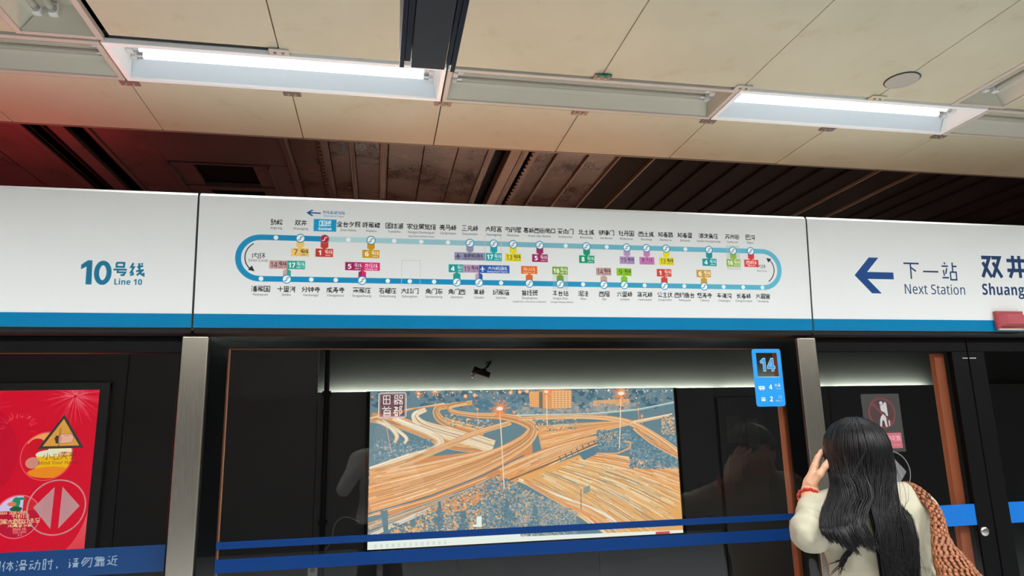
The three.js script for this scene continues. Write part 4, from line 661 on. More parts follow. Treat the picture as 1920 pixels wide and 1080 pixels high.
function redPoster(c, W, H) {
  const s = W / 2.02, xr = -2.176, X = (x) => (x - (xr - 2.02)) * s, Y = (y) => (2.0 - y) * s;
  const Q = (px, py) => { const x = px / 5.4, y = 720 + py / 5.4; return [X(xr - (188 - (y - 732) * 0.0936 - x) * 0.0038), Y(2.0 - (y - 732) * 0.00404)]; };   // sketch units to sheet
  const u = s * 0.0038 / 5.4;
  c.fillStyle = '#d8082a'; c.fillRect(0, 0, W, H); c.fillStyle = '#c9052c'; c.beginPath(); c.ellipse(W * 0.4, H * 0.3, W * 0.35, H * 0.4, 0.4, 0, 7); c.fill();
  const burst = (px, py, r0, r1, n, a0, a1, col) => { const [x, y] = Q(px, py); c.strokeStyle = col; for (let i = 0; i < n; i++) { const t = a0 + (a1 - a0) * rnd(), p = r0 * rr(0.85, 1.1), q = r1 * rr(0.7, 1.1); c.lineWidth = rr(1, 3.4) * u * 1.5; c.beginPath(); c.moveTo(x + Math.cos(t) * p * u, y + Math.sin(t) * p * u); c.lineTo(x + Math.cos(t) * q * u, y + Math.sin(t) * q * u); c.stroke(); } };
  burst(190, 460, 140, 185, 46, -3.1, 0.2, '#f0707a'); burst(760, 110, 60, 330, 70, 0, 6.28, '#e8475c'); burst(760, 130, 20, 150, 60, 0, 6.28, '#ef6a78'); burst(-300, 300, 150, 420, 90, 0, 6.28, '#e2344c');
  // picture roundels
  const [ax, ay] = Q(480, 735); circle(c, ax, ay, 262 * u, '#f0606a'); circle(c, ax, ay, 254 * u, '#d8142c');
  c.save(); c.beginPath(); c.arc(ax, ay, 250 * u, 0, 7); c.clip(); const blob = (px, py, w, h, col) => { const [x, y] = Q(px, py); c.fillStyle = col; c.beginPath(); c.ellipse(x, y, w * u, h * u, 0, 0, 7); c.fill(); };
  blob(460, 560, 200, 80, '#f3a458'); blob(380, 640, 90, 90, '#d41028'); blob(620, 680, 130, 60, '#f7e3b4'); blob(520, 720, 150, 50, '#e9e2c4'); blob(660, 720, 70, 30, '#f4b183'); { const [x, y] = Q(375, 740); c.fillStyle = '#f5b50f'; c.fillRect(x, y, 380 * u, 130 * u); } blob(520, 900, 230, 60, '#f08a1c'); blob(340, 800, 70, 60, '#d98a7c'); blob(620, 600, 60, 60, '#fff0c8'); c.restore();
  const [bx, by] = Q(205, 1324); circle(c, bx, by, 226 * u, '#f5707c'); circle(c, bx, by, 216 * u, '#c01233');
  c.save(); c.beginPath(); c.arc(bx, by, 214 * u, 0, 7); c.clip(); { const [x, y] = Q(-20, 1090); c.fillStyle = '#d9c2ea'; c.fillRect(x, y, 290 * u, 190 * u); c.fillStyle = '#d8242c'; c.fillRect(x + 290 * u, y, 220 * u, 190 * u); } blob(190, 1190, 40, 60, '#1f8f63'); blob(150, 1200, 44, 22, '#ec7a50'); blob(240, 1150, 36, 14, '#1f8f63'); blob(190, 1250, 60, 26, '#20593f'); c.restore();
  const tx = (str, px, py, sz, col = '#f8d9a0') => { const [x, y] = Q(px, py); hanzi(c, str, x, y, sz * u, 0.11, col, 'center', 1.0); };
  { const [x, y] = Q(190, 1285); latin(c, '2024', x - 120 * u, y, 34 * u, '#f8d9a0', 'center', true); } tx('国家大剧院', 215, 1285, 34); tx('千锤打击', 235, 1320, 44); tx('国家大剧院打击乐', 215, 1368, 52); tx('闭幕音乐会', 235, 1405, 46); { const [x, y] = Q(230, 1445); latin(c, '2024.10.', x, y, 36 * u, '#f6a08c', 'center', true); } tx('国家大剧院', 230, 1475, 26, '#ef8f8a'); tx('音乐', 235, 1500, 26, '#ef8f8a');
  c.lineWidth = 3 * u; for (let i = 0; i < 16; i++) { c.strokeStyle = '#ff8a86'; c.beginPath(); const a = Q(895 + i * 5, 1300 + i * 6), b = Q(820, 1560 + i * 4), d = Q(640 + i * 16, 1700); c.moveTo(...a); c.quadraticCurveTo(b[0] + i * 5 * u, b[1], ...d); c.stroke(); }
}
{ const t = thing('advertising_screen', 'backlit red concert poster across the track behind the left door', 'advert', [-3.186, 1.394, -3.4]); const w = 1.01, h = 0.606;
  mesh('frame', join([rbox(-w - 0.07, w + 0.075, h, h + 0.06, -0.02, 0.03, 0.004), rbox(w + 0.0, w + 0.075, -h - 0.06, h + 0.06, -0.02, 0.028, 0.004), rbox(-w - 0.075, -w, -h - 0.06, h + 0.06, -0.02, 0.028, 0.004), rbox(-w - 0.07, w + 0.075, -h - 0.06, -h, -0.02, 0.03, 0.004)]), std(0x47494c, 0.5), t);
  const map = canvasTexture(1700, 1020, redPoster);
  mesh('screen', box(-w, w, -h, h, -0.015, 0.012), [M.black, M.black, M.black, M.black, backlit(map, LIGHT.screenGlow), M.black], t);
  const l = new THREE.RectAreaLight(0xff4a48, LIGHT.red, 2 * w, 2 * h); l.name = 'advert_light'; l.position.set(0, 0, 0.02); l.rotation.y = Math.PI; t.add(l); }
{ const t = thing('wall_pipe', 'thin dark vertical pipe on the wall left of the highway picture', 'pipe', [-0.43, 0, -3.39]);
  mesh('tube_run', new THREE.CylinderGeometry(0.022, 0.022, 4.3, 14).translate(0, 1.15, 0), M.frame, t); mesh('clamp', [box(-0.035, 0.035, 0.9, 0.93, -0.04, 0.024), box(-0.035, 0.035, 1.93, 1.97, -0.04, 0.026)], M.frame, t); }
{ const t = thing('junction_box', 'small white wall socket box low on the wall across the track', 'socket', [-0.497, 0.545, -3.418]);
  mesh('box', rbox(-0.038, 0.038, -0.055, 0.055, 0, 0.03, 0.006, 2), std(0xcfcfca, 0.5), t); mesh('cover', new THREE.CylinderGeometry(0.02, 0.02, 0.006, 20).rotateX(Math.PI / 2).translate(0, 0.01, 0.032), std(0x8d8d8a, 0.5), t);
  const c = new THREE.CatmullRomCurve3([V(0.0, 0.05, 0.01), V(0.05, 0.12, 0.03), V(0.13, 0.2, 0.02), V(0.17, 0.36, 0.02), V(0.24, 0.4, 0.015), V(0.36, 0.36, 0.01)]); mesh('cable', new THREE.TubeGeometry(c, 30, 0.005, 6), std(0x8b8b88, 0.5), t); }
{ const t = thing('security_camera', 'black camera on a wall arm above the highway picture', 'camera', [0.86, 2.1, -3.2]);
  const body = new THREE.CylinderGeometry(0.032, 0.026, 0.15, 18).rotateZ(Math.PI / 2 - 0.35); mesh('body', join([body, rbox(-0.085, 0.07, 0.018, 0.03, -0.04, 0.04, 0.004).rotateZ(0.3)]), M.frame, t);
  mesh('lens', new THREE.CylinderGeometry(0.018, 0.02, 0.014, 18).rotateZ(Math.PI / 2 - 0.35).translate(-0.073, -0.028, 0), std(0x8f9498, 0.15, 0.3), t);
  mesh('arm', new THREE.TubeGeometry(new THREE.CatmullRomCurve3([V(0.03, 0.02, 0), V(0.09, 0.09, -0.08), V(0.12, 0.12, -0.46)]), 14, 0.012, 8), M.frame, t); }
{ const t = thing('notice_board', 'grey notice panel on the wall across the track right of the highway picture', 'panel', [3.35, 1.25, -3.42]);
  mesh('panel', rbox(-0.24, 0.22, -0.6, 0.62, 0.0, 0.03, 0.004), std(0x2e2f31, 0.5), t); mesh('sheet', [box(-0.17, -0.02, 0.2, 0.45, 0.03, 0.033), box(0.03, 0.16, 0.16, 0.42, 0.03, 0.033), box(-0.17, -0.05, -0.15, 0.1, 0.03, 0.033)], std(0x434342, 0.6), t); }
// ---------------------------------------------------------------- people
// A field is meshed by surface nets: cells that the surface crosses get one point each, joined across every crossed grid edge.
function surfaceNet(f, lo, hi, cell) {
  const n = lo.map((a, i) => Math.ceil((hi[i] - a) / cell) + 1), [nx, ny, nz] = n, val = new Float32Array(nx * ny * nz), id = (i, j, k) => (k * ny + j) * nx + i;
  for (let k = 0; k < nz; k++) for (let j = 0; j < ny; j++) for (let i = 0; i < nx; i++) val[id(i, j, k)] = f(lo[0] + i * cell, lo[1] + j * cell, lo[2] + k * cell);
  const pos = [], vert = new Int32Array(nx * ny * nz).fill(-1), idx = [];
  for (let k = 0; k < nz - 1; k++) for (let j = 0; j < ny - 1; j++) for (let i = 0; i < nx - 1; i++) {
    let c = 0, x = 0, y = 0, z = 0, m = 0; const v = [];
    for (let q = 0; q < 8; q++) { v[q] = val[id(i + (q & 1), j + ((q >> 1) & 1), k + (q >> 2))]; if (v[q] < 0) m |= 1 << q; }
    if (m === 0 || m === 255) continue;
    for (let a = 0; a < 8; a++) for (const d of [1, 2, 4]) { const b = a | d; if (a & d || (v[a] < 0) === (v[b] < 0)) continue; const t = v[a] / (v[a] - v[b]); x += (a & 1) + (d === 1 ? t : 0); y += ((a >> 1) & 1) + (d === 2 ? t : 0); z += (a >> 2) + (d === 4 ? t : 0); c++; }
    vert[id(i, j, k)] = pos.length / 3; pos.push(lo[0] + (i + x / c) * cell, lo[1] + (j + y / c) * cell, lo[2] + (k + z / c) * cell);
  }
  const quad = (a, b, c, d, flip) => { if (a < 0 || b < 0 || c < 0 || d < 0) return; flip ? idx.push(a, c, b, a, d, c) : idx.push(a, b, c, a, c, d); };
  for (let k = 1; k < nz - 1; k++) for (let j = 1; j < ny - 1; j++) for (let i = 1; i < nx - 1; i++) {
    const s = val[id(i, j, k)] < 0;
    if (s !== val[id(i + 1, j, k)] < 0) quad(vert[id(i, j - 1, k - 1)], vert[id(i, j, k - 1)], vert[id(i, j, k)], vert[id(i, j - 1, k)], !s);
    if (s !== val[id(i, j + 1, k)] < 0) quad(vert[id(i - 1, j, k - 1)], vert[id(i - 1, j, k)], vert[id(i, j, k)], vert[id(i, j, k - 1)], !s);
    if (s !== val[id(i, j, k + 1)] < 0) quad(vert[id(i - 1, j - 1, k)], vert[id(i, j - 1, k)], vert[id(i, j, k)], vert[id(i - 1, j, k)], !s);
  }
  const nrm = new Float32Array(pos.length), e = cell * 0.5;
  for (let i = 0; i < pos.length; i += 3) { const [x, y, z] = [pos[i], pos[i + 1], pos[i + 2]], a = f(x + e, y, z) - f(x - e, y, z), b = f(x, y + e, z) - f(x, y - e, z), c = f(x, y, z + e) - f(x, y, z - e), m = Math.hypot(a, b, c) || 1; nrm[i] = a / m; nrm[i + 1] = b / m; nrm[i + 2] = c / m; }
  const g = new THREE.BufferGeometry(); g.setAttribute('position', new THREE.Float32BufferAttribute(pos, 3)); g.setAttribute('normal', new THREE.BufferAttribute(nrm, 3));
  const uv = new Float32Array(pos.length / 3 * 2); for (let i = 0; i < pos.length / 3; i++) { uv[i * 2] = (pos[i * 3] + pos[i * 3 + 2] * 0.7) * 3; uv[i * 2 + 1] = pos[i * 3 + 1] * 3; } g.setAttribute('uv', new THREE.BufferAttribute(uv, 2)); g.setIndex(idx); return g;
}
const capsule = (a, b, ra, rb = ra) => { const d = [b[0] - a[0], b[1] - a[1], b[2] - a[2]], l2 = d[0] ** 2 + d[1] ** 2 + d[2] ** 2 || 1e-9; return (x, y, z) => { const px = x - a[0], py = y - a[1], pz = z - a[2], t = Math.max(0, Math.min(1, (px * d[0] + py * d[1] + pz * d[2]) / l2)); return Math.hypot(px - d[0] * t, py - d[1] * t, pz - d[2] * t) - (ra + (rb - ra) * t); }; };
const ball = (c, r) => { const m = Math.min(...r); return (x, y, z) => { const k = Math.hypot((x - c[0]) / r[0], (y - c[1]) / r[1], (z - c[2]) / r[2]); return (k - 1) * m * (k < 1 ? 1 : 1.15); }; };
const smin = (a, b, k) => { const h = Math.max(k - Math.abs(a - b), 0) / k; return Math.min(a, b) - h * h * k * 0.25; };
const blend = (list, k) => (x, y, z) => { let d = 1e9; for (const f of list) d = smin(d, f(x, y, z), k); return d; };
const mid = (a, b, t) => a.map((v, i) => v + (b[i] - v) * t);
const SKIN = std(0xd3a282, 0.5), FACE = std(0xcf9f80, 0.5);
// the head, looking along -z, centred on the skull; returns a field
function headField(c) {
  const at = (x, y, z) => [c[0] + x, c[1] + y, c[2] + z];
  const parts = blend([ball(at(0, 0.025, 0.012), [0.074, 0.085, 0.09]), ball(at(0, -0.035, -0.02), [0.058, 0.075, 0.068]), capsule(at(0, 0.0, -0.083), at(0, -0.032, -0.1), 0.008, 0.0125), ball(at(0, -0.098, -0.058), [0.024, 0.016, 0.02]), ball(at(0, -0.062, -0.083), [0.023, 0.011, 0.014]), ball(at(-0.034, -0.02, -0.066), [0.02, 0.018, 0.014]), ball(at(0.034, -0.02, -0.066), [0.02, 0.018, 0.014]), ball(at(0, 0.035, -0.07), [0.05, 0.03, 0.016])], 0.028);
  const sockets = [ball(at(-0.031, 0.008, -0.089), [0.016, 0.009, 0.014]), ball(at(0.031, 0.008, -0.089), [0.016, 0.009, 0.014])], ears = [ball(at(-0.077, -0.005, 0.008), [0.01, 0.03, 0.018]), ball(at(0.077, -0.005, 0.008), [0.01, 0.03, 0.018])];
  const lips = capsule(at(-0.02, -0.0615, -0.099), at(0.02, -0.0615, -0.099), 0.0035);
  return (x, y, z) => { let d = parts(x, y, z); for (const s of sockets) d = -smin(-d, s(x, y, z), 0.012); d = Math.max(d, -lips(x, y, z)); for (const e of ears) d = smin(d, e(x, y, z), 0.01); return d; };
}
// a hand: palm from the wrist along d, its flat side facing n, fingers bent towards n by the given curl
function handField(w, d, n, side, curl) {
  const D = V(...d).normalize(), N = V(...n).sub(D.clone().multiplyScalar(V(...n).dot(D))).normalize(), X = new THREE.Vector3().crossVectors(D, N).multiplyScalar(side);
  const P = (a, b, c) => V(...w).addScaledVector(D, a).addScaledVector(X, b).addScaledVector(N, c).toArray();
  const fs = [capsule(P(0, 0, 0), P(0.03, 0, 0), 0.024, 0.022)];
  for (const b of [-0.027, -0.009, 0.009, 0.026]) fs.push(capsule(P(0.025, b * 0.6, 0), P(0.082, b, 0.002), 0.013, 0.0105));
  const palm = blend(fs, 0.016), fingers = [];
  [[-0.028, 0.058, 0], [-0.0095, 0.068, 0.003], [0.0095, 0.073, 0.004], [0.0275, 0.066, 0]].forEach(([b, len], i) => {
    let p = [0.082, b, 0.002], a = curl * (0.5 + i * 0.06); const l = [len * 0.46, len * 0.32, len * 0.27], r = [0.0092, 0.0084, 0.0075, 0.0062];
    for (let k = 0; k < 3; k++) { const q = [p[0] + Math.cos(a) * l[k], p[1] + b * 0.12, p[2] + Math.sin(a) * l[k]]; fingers.push(capsule(P(...p), P(...q), r[k], r[k + 1])); p = q; a += curl; }
  });
  const t0 = P(0.022, 0.022, 0.004), t1 = P(0.05, 0.046, 0.018), t2 = P(0.078, 0.054, 0.03), t3 = P(0.1, 0.054, 0.036);
  const thumb = blend([capsule(t0, t1, 0.014, 0.0115), capsule(t1, t2, 0.0105, 0.0095), capsule(t2, t3, 0.0092, 0.0075)], 0.008);
  return (x, y, z) => { let m = palm(x, y, z); for (const f of fingers) m = smin(m, f(x, y, z), 0.005); return smin(m, thumb(x, y, z), 0.01); };
}
const eye = (parent, c, s) => { const g = new THREE.SphereGeometry(0.0115, 18, 12).translate(c[0] + s * 0.031, c[1] + 0.006, c[2] - 0.0735); mesh('eye', g, std(0xe6e0d8, 0.2), parent); mesh('iris', new THREE.SphereGeometry(0.0056, 14, 10).scale(1, 1, 0.4).translate(c[0] + s * 0.031, c[1] + 0.006, c[2] - 0.0842), std(0x1c120c, 0.2), parent); mesh('eyebrow', new THREE.CapsuleGeometry(0.0032, 0.026, 4, 8).rotateZ(Math.PI / 2 - s * 0.12).translate(c[0] + s * 0.032, c[1] + 0.028, c[2] - 0.083), std(0x15100d, 0.7), parent); };

// builds body, shoes and clothes of a standing person from joints in world metres
function figure(t, J, o) {
  const local = (p) => [p[0] - t.position.x, p[1] - t.position.y, p[2] - t.position.z], j = {}; for (const k in J) j[k] = local(J[k]);
  const head = headField(j.head);
  const armL = [capsule(j.shL, j.elL, 0.04, 0.03), capsule(j.elL, j.wrL, 0.03, 0.0235)], armR = [capsule(j.shR, j.elR, 0.043, 0.035), capsule(j.elR, j.wrR, 0.034, 0.0235)];
  const legs = []; for (const s of ['L', 'R']) legs.push(capsule(j['hip' + s], j['kn' + s], 0.075, 0.05), capsule(j['kn' + s], j['an' + s], 0.05, 0.034), capsule(j['an' + s], [j['an' + s][0], 0.035, j['an' + s][2] - 0.13], 0.036, 0.028));
  const ch = mid(j.neck, j.waist, 0.35), torso = [ball(ch, [0.15, 0.17, 0.1]), ball(j.waist, [0.125, 0.17, 0.09]), ball(j.pelvis, [0.16, 0.13, 0.11]), capsule(j.shL, j.shR, 0.05)];
  const neck = capsule(mid(j.neck, j.head, 0.0), mid(j.neck, j.head, 0.8), 0.056, 0.052);
  const hL = handField(j.wrL, o.handL.d, o.handL.n, o.handL.side, o.handL.curl), hR = handField(j.wrR, o.handR.d, o.handR.n, o.handR.side, o.handR.curl);
  const trunk = blend([...torso, neck, ...armL, ...armR, ...legs], 0.05), all = (x, y, z) => smin(smin(trunk(x, y, z), head(x, y, z), 0.03), Math.min(hL(x, y, z), hR(x, y, z)), 0.006);
  const wide = (c, r) => [[c[0] - r, c[1] - r, c[2] - r], [c[0] + r, c[1] + r, c[2] + r]];
  const bodyLo = [-0.5, -0.005, -0.5], bodyHi = [0.5, 1.75, 0.5];
  const hc = o.hc ?? 0.004, [hl, hh] = wide(j.head, 0.15), near = (c, r) => (x, y, z) => Math.max(Math.abs(x - c[0]), Math.abs(y - c[1]), Math.abs(z - c[2])) - r;
  const headBox = near(j.head, 0.13), lBox = near(mid(j.wrL, [j.wrL[0] + o.handL.d[0] * 0.1, j.wrL[1] + o.handL.d[1] * 0.1, j.wrL[2] + o.handL.d[2] * 0.1], 0.8), 0.12), rBox = near(mid(j.wrR, [j.wrR[0] + o.handR.d[0] * 0.1, j.wrR[1] + o.handR.d[1] * 0.1, j.wrR[2] + o.handR.d[2] * 0.1], 0.8), 0.12);
  // coarse trunk plus finer pieces for head and hands, overlapping by a little inside so the surface is continuous
  const body = surfaceNet(all, bodyLo, bodyHi, o.cell ?? 0.011), pieces = [body, surfaceNet((x, y, z) => Math.max(all(x, y, z) - 0.0006, headBox(x, y, z)), hl, hh, hc)];
  for (const [bx, w, h] of [[lBox, j.wrL, o.handL], [rBox, j.wrR, o.handR]]) { const c = [w[0] + h.d[0] * 0.08, w[1] + h.d[1] * 0.08, w[2] + h.d[2] * 0.08], [a, b] = wide(c, 0.13); pieces.push(surfaceNet((x, y, z) => Math.max(all(x, y, z) - 0.0006, bx(x, y, z)), a, b, o.hand ?? 0.0032)); }
  mesh('body', join(pieces), o.skin ?? SKIN, t); for (const s of [-1, 1]) eye(t, j.head, s);
  mesh('mouth', new THREE.CapsuleGeometry(0.0042, 0.03, 4, 10).rotateZ(Math.PI / 2).scale(1, 1.1, 0.7).translate(j.head[0], j.head[1] - 0.0615, j.head[2] - 0.0965), std(0xa8625a, 0.45), t);
  // trousers and shoes
  const pant = blend([ball(j.pelvis, [0.175, 0.14, 0.125]), ...['L', 'R'].flatMap((s) => [capsule(j['hip' + s], j['kn' + s], 0.092, 0.07), capsule(j['kn' + s], [j['an' + s][0], 0.07, j['an' + s][2]], 0.07, 0.058)])], 0.04);
  mesh('trousers', surfaceNet((x, y, z) => Math.max(pant(x, y, z) + Math.sin(y * 60 + x * 20) * 0.0012, 0.06 - y), [-0.3, 0.03, -0.3], [0.3, 1.1, 0.3], 0.012), o.trousers, t);
  for (const s of ['L', 'R']) { const a = j['an' + s], sh = blend([capsule([a[0], 0.045, a[2] + 0.02], [a[0], 0.035, a[2] - 0.14], 0.045, 0.036), ball([a[0], 0.08, a[2]], [0.045, 0.05, 0.055])], 0.02); mesh('shoe', surfaceNet((x, y, z) => Math.max(sh(x, y, z), 0.002 - y), [a[0] - 0.08, -0.01, a[2] - 0.22], [a[0] + 0.08, 0.15, a[2] + 0.1], 0.008), o.shoes ?? M.black, t); }
  // top
  const jk = o.jacket, c1 = blend([ball([ch[0], ch[1], ch[2]], [0.168 * jk.w, 0.19, 0.118]), ball(j.waist, [0.155 * jk.w, 0.2, 0.118]), ball([j.pelvis[0], j.pelvis[1] + 0.03, j.pelvis[2]], [0.175 * jk.w, 0.13, 0.135]), capsule(j.shL, j.shR, 0.062), capsule(mid(j.shL, j.neck, 0.5), j.neck, 0.05), capsule(mid(j.shR, j.neck, 0.5), j.neck, 0.05)], 0.06);
  const cuff = (e, w) => mid(e, w, o.cuff ?? 0.9), sl = [[j.shL, j.elL, j.wrL], [j.shR, j.elR, j.wrR]].map(([s, e, w]) => blend([capsule(s, e, 0.066 * jk.s, 0.057 * jk.s), capsule(e, cuff(e, w), 0.055 * jk.s, 0.036 * jk.s)], 0.03));
  const fold = (x, y, z) => { let d = 0; for (const [e, w] of [[j.elL, j.wrL], [j.elR, j.wrR]]) { const r = Math.hypot(x - e[0], y - e[1], z - e[2]); const u = ((x - e[0]) * (w[0] - e[0]) + (y - e[1]) * (w[1] - e[1]) + (z - e[2]) * (w[2] - e[2])) / 0.25; d += Math.exp(-((r / 0.11) ** 2)) * Math.sin(u * 95 + x * 60 - z * 30) * 0.0042; }
    const q = fbm(x * 0.8 + 5, y * 0.55 + z * 0.4 + 5, 2, 4) - 0.5; return d + q * 0.02 + Math.sin(x * 34 + y * 52 + fbm(x + 3, y + 3, 2, 3) * 9) * 0.0022; };
  const hem = o.jacket.hem, wl = (p, e, w) => (p[0] - cuff(e, w)[0]) * (w[0] - e[0]) + (p[1] - cuff(e, w)[1]) * (w[1] - e[1]) + (p[2] - cuff(e, w)[2]) * (w[2] - e[2]);
  const cloth = (x, y, z) => { let a = Math.max(sl[0](x, y, z), wl([x, y, z], j.elL, j.wrL) * 4), b = Math.max(sl[1](x, y, z), wl([x, y, z], j.elR, j.wrR) * 4), d = smin(smin(c1(x, y, z), a, 0.045), b, 0.045) + fold(x, y, z); d = Math.max(d, hem - y, y - (j.neck[1] + 0.035)); return d; };
  mesh(jk.name, surfaceNet(cloth, [-0.5, hem - 0.03, -0.5], [0.5, 1.55, 0.5], jk.cell ?? 0.0085), jk.mat, t);
  return j;
}

// --- the woman at the right door
const woman = thing('person', 'woman with long black hair in an off white jacket, hand at her ear', 'person', [1.56, 0.1714, 0.6]);      // laid out at 1 : 1.12, then enlarged and set down below
const JACKET = std(0xa8a38d, 0.85, 0, { bumpMap: clothTex, bumpScale: 0.0004 });
const wj = figure(woman, { head: [1.53, 1.5, 0.585], neck: [1.555, 1.375, 0.605], waist: [1.565, 1.06, 0.6], pelvis: [1.565, 0.87, 0.6], shL: [1.415, 1.315, 0.605], elL: [1.278, 1.278, 0.675], wrL: [1.385, 1.385, 0.54], shR: [1.725, 1.3, 0.605], elR: [1.80, 1.08, 0.565], wrR: [1.78, 0.9, 0.44], hipL: [1.485, 0.85, 0.6], hipR: [1.645, 0.85, 0.6], knL: [1.48, 0.55, 0.585], knR: [1.65, 0.55, 0.585], anL: [1.475, 0.2514, 0.62], anR: [1.655, 0.2514, 0.62] },
  { handL: { d: [0.42, 0.86, -0.22], n: [0.8, -0.35, 0.5], side: -1, curl: 0.22 }, handR: { d: [-0.1, -0.8, -0.5], n: [-0.9, 0, 0.2], side: -1, curl: 0.45 }, jacket: { name: 'jacket', mat: JACKET, w: 1.0, s: 0.86, hem: 0.66, cell: 0.0065 }, trousers: std(0x23242a, 0.8), hand: 0.0028, cuff: 0.68 });
// beaded red bracelet
{ const w = mid(wj.elL, wj.wrL, 0.85), ax = V(...wj.wrL).sub(V(...wj.elL)).normalize(), u = V(0, 0, 1).cross(ax).normalize(), v = ax.clone().cross(u), beads = [];
  for (let i = 0; i < 22; i++) { const a = i / 22 * Math.PI * 2, p = V(...w).addScaledVector(u, Math.cos(a) * 0.0325).addScaledVector(v, Math.sin(a) * 0.0325).addScaledVector(ax, (i % 2) * 0.0026); beads.push(new THREE.SphereGeometry(0.0056, 10, 8).translate(p.x, p.y, p.z)); }
  mesh('bracelet', join(beads), std(0xb22a1c, 0.35), woman, 'stuff'); }
// hair: a shell close to the skull and several hundred locks falling from it
{ const HAIR = new THREE.MeshPhysicalMaterial({ color: 0x080708, roughness: 0.42, specularIntensity: 0.5 });
  const h = wj.head, L = (x, y, z) => V(x - 1.56, y - 0.1714, z - 0.6);
  const cap = ball([h[0] - 0.003, h[1] + 0.016, h[2] + 0.011], [0.088, 0.1, 0.113]), face = ball([h[0], h[1] - 0.065, h[2] - 0.1], [0.064, 0.092, 0.085]);
  const fall = blend([ball([h[0], h[1] - 0.05, h[2] + 0.045], [0.068, 0.09, 0.034]), capsule(L(1.545, 1.38, 0.66).toArray(), L(1.53, 1.02, 0.72).toArray(), 0.034, 0.022), capsule(L(1.5, 1.38, 0.66).toArray(), L(1.5, 1.12, 0.722).toArray(), 0.03, 0.016)], 0.05);
  mesh('hair', surfaceNet((x, y, z) => Math.max(smin(cap(x, y, z), fall(x, y, z), 0.03), -face(x, y, z)), [-0.36, 0.8, -0.2], [0.2, 1.5, 0.24], 0.006), HAIR, woman);
  const locks = [], N = 2100;
  const on = (a, e, r) => V(h[0] - 0.003 + Math.sin(a) * Math.cos(e) * 0.0925 * r, h[1] + 0.016 + Math.sin(e) * 0.103 * r, h[2] + 0.018 + Math.cos(a) * Math.cos(e) * 0.113 * r);
  const ribbon = (pts, w0, w1) => {
    const c = new THREE.CatmullRomCurve3(pts, false, 'centripetal'), n = 14, P = c.getPoints(n), pos = [], idx = [];
    for (let i = 0; i <= n; i++) { const q = P[Math.min(i + 1, n)].clone().sub(P[Math.max(i - 1, 0)]).normalize(), out = P[i].clone().sub(V(h[0] + 0.01, P[i].y, h[2] + 0.02)).normalize(), s = new THREE.Vector3().crossVectors(q, out).normalize(), o2 = new THREE.Vector3().crossVectors(s, q), t = i / n, w = w0 * (1 - t) ** 0.45 * (t < 0.08 ? 0.4 + t * 7.5 : 1) + w1 * t, th = w * 0.3;
      for (const [a, b] of [[-1, 0], [0, 1], [1, 0], [0, -1]]) { const p = P[i].clone().addScaledVector(s, a * w).addScaledVector(o2, b * th); pos.push(p.x, p.y, p.z); } }
    for (let i = 0; i < n; i++) for (let k = 0; k < 4; k++) { const a = i * 4 + k, b = i * 4 + (k + 1) % 4; idx.push(a, b, a + 4, b, b + 4, a + 4); }
    const g = new THREE.BufferGeometry(); g.setAttribute('position', new THREE.Float32BufferAttribute(pos, 3)); g.setIndex(idx); g.computeVertexNormals(); return g.toNonIndexed();
  };
  for (let i = 0; i < N; i++) {
    const a = rr(-1.98, 1.98), layer = rr(0.99, 1.035), e0 = rr(0.95, 1.45), pts = [on(a * 0.9, e0, layer)];
    for (const e of [0.75, 0.35, -0.05]) if (e < e0) pts.push(on(a + rr(-0.015, 0.015), e, layer + 0.01));
    const deep = rr(0, 1);
    pts.push(V(h[0] - 0.003 + Math.sin(a) * (0.092 + deep * 0.007), h[1] - 0.055, h[2] + 0.03 + Math.cos(a) * (0.09 + deep * 0.012)));
    const u = a / 1.98, wave = (s) => (vn(grids[4], u * 0.9 + s, 0.37 * s) - 0.5);        // strands of one lock wave together
    if (u < -0.28) {                                      // over her left shoulder
      const f = (u + 1) / 0.72, g = rr(-0.006, 0.006) + wave(0.1) * 0.014, long = (0.45 + wave(0.7) * 1.5 + rr(-0.25, 0.25)) * (0.55 + f * 0.6);
      pts.push(L(1.372 + f * 0.092 + g, 1.388, 0.655 + f * 0.072 + deep * 0.014), L(1.305 + f * 0.115 + g * 1.3, 1.342, 0.712 + f * 0.036 + deep * 0.012));
      pts.push(L(1.268 + f * 0.135 + g * 1.6 + long * 0.012, 1.305 - long * 0.02, 0.757 + deep * 0.012), L(1.278 + f * 0.14 + g * 2 + long * 0.045, 1.285 - long * 0.062, 0.752 + deep * 0.012));
    } else {                                              // the mass down her back
      const f = (u + 0.28) / 1.28, g = rr(-0.006, 0.006) + wave(0.2) * 0.02, side = Math.max(0, u - 0.55) / 0.45;
      pts.push(L(1.462 + f * 0.13 + g + side * 0.016, 1.35, 0.72 - side * 0.055 + deep * 0.016), L(1.453 + f * 0.128 + g + wave(0.5) * 0.015 + side * 0.012, 1.29, 0.737 - side * 0.018 + deep * 0.018), L(1.456 + f * 0.104 + g * 1.3 + wave(0.9) * 0.016, 1.17, 0.745 + deep * 0.018), L(1.462 + f * 0.078 + g * 1.5 + wave(1.4) * 0.02, rr(0.93, 1.06), 0.742 + deep * 0.018));
    }
    locks.push(ribbon(pts, rr(0.0017, 0.0042), 0.0007));
  }
  for (let i = 0; i < 20; i++) {                          // stray hairs
    const a = rr(-1.6, 1.6), lft = a < -0.3, pts = [on(a, 0.2, 1.04)];
    if (lft) pts.push(L(1.42 + rr(-0.02, 0.05), 1.41, 0.72), L(1.38 + rr(-0.04, 0.08), 1.33, 0.762), L(1.41 + rr(-0.05, 0.09), rr(1.22, 1.29), 0.762)); else pts.push(L(1.54 + rr(-0.08, 0.05), 1.38, 0.74), L(1.53 + rr(-0.1, 0.05), 1.25, 0.768), L(1.53 + rr(-0.09, 0.065), rr(1.05, 1.18), 0.772));
    locks.push(ribbon(pts, 0.0008, 0.0004));
  }
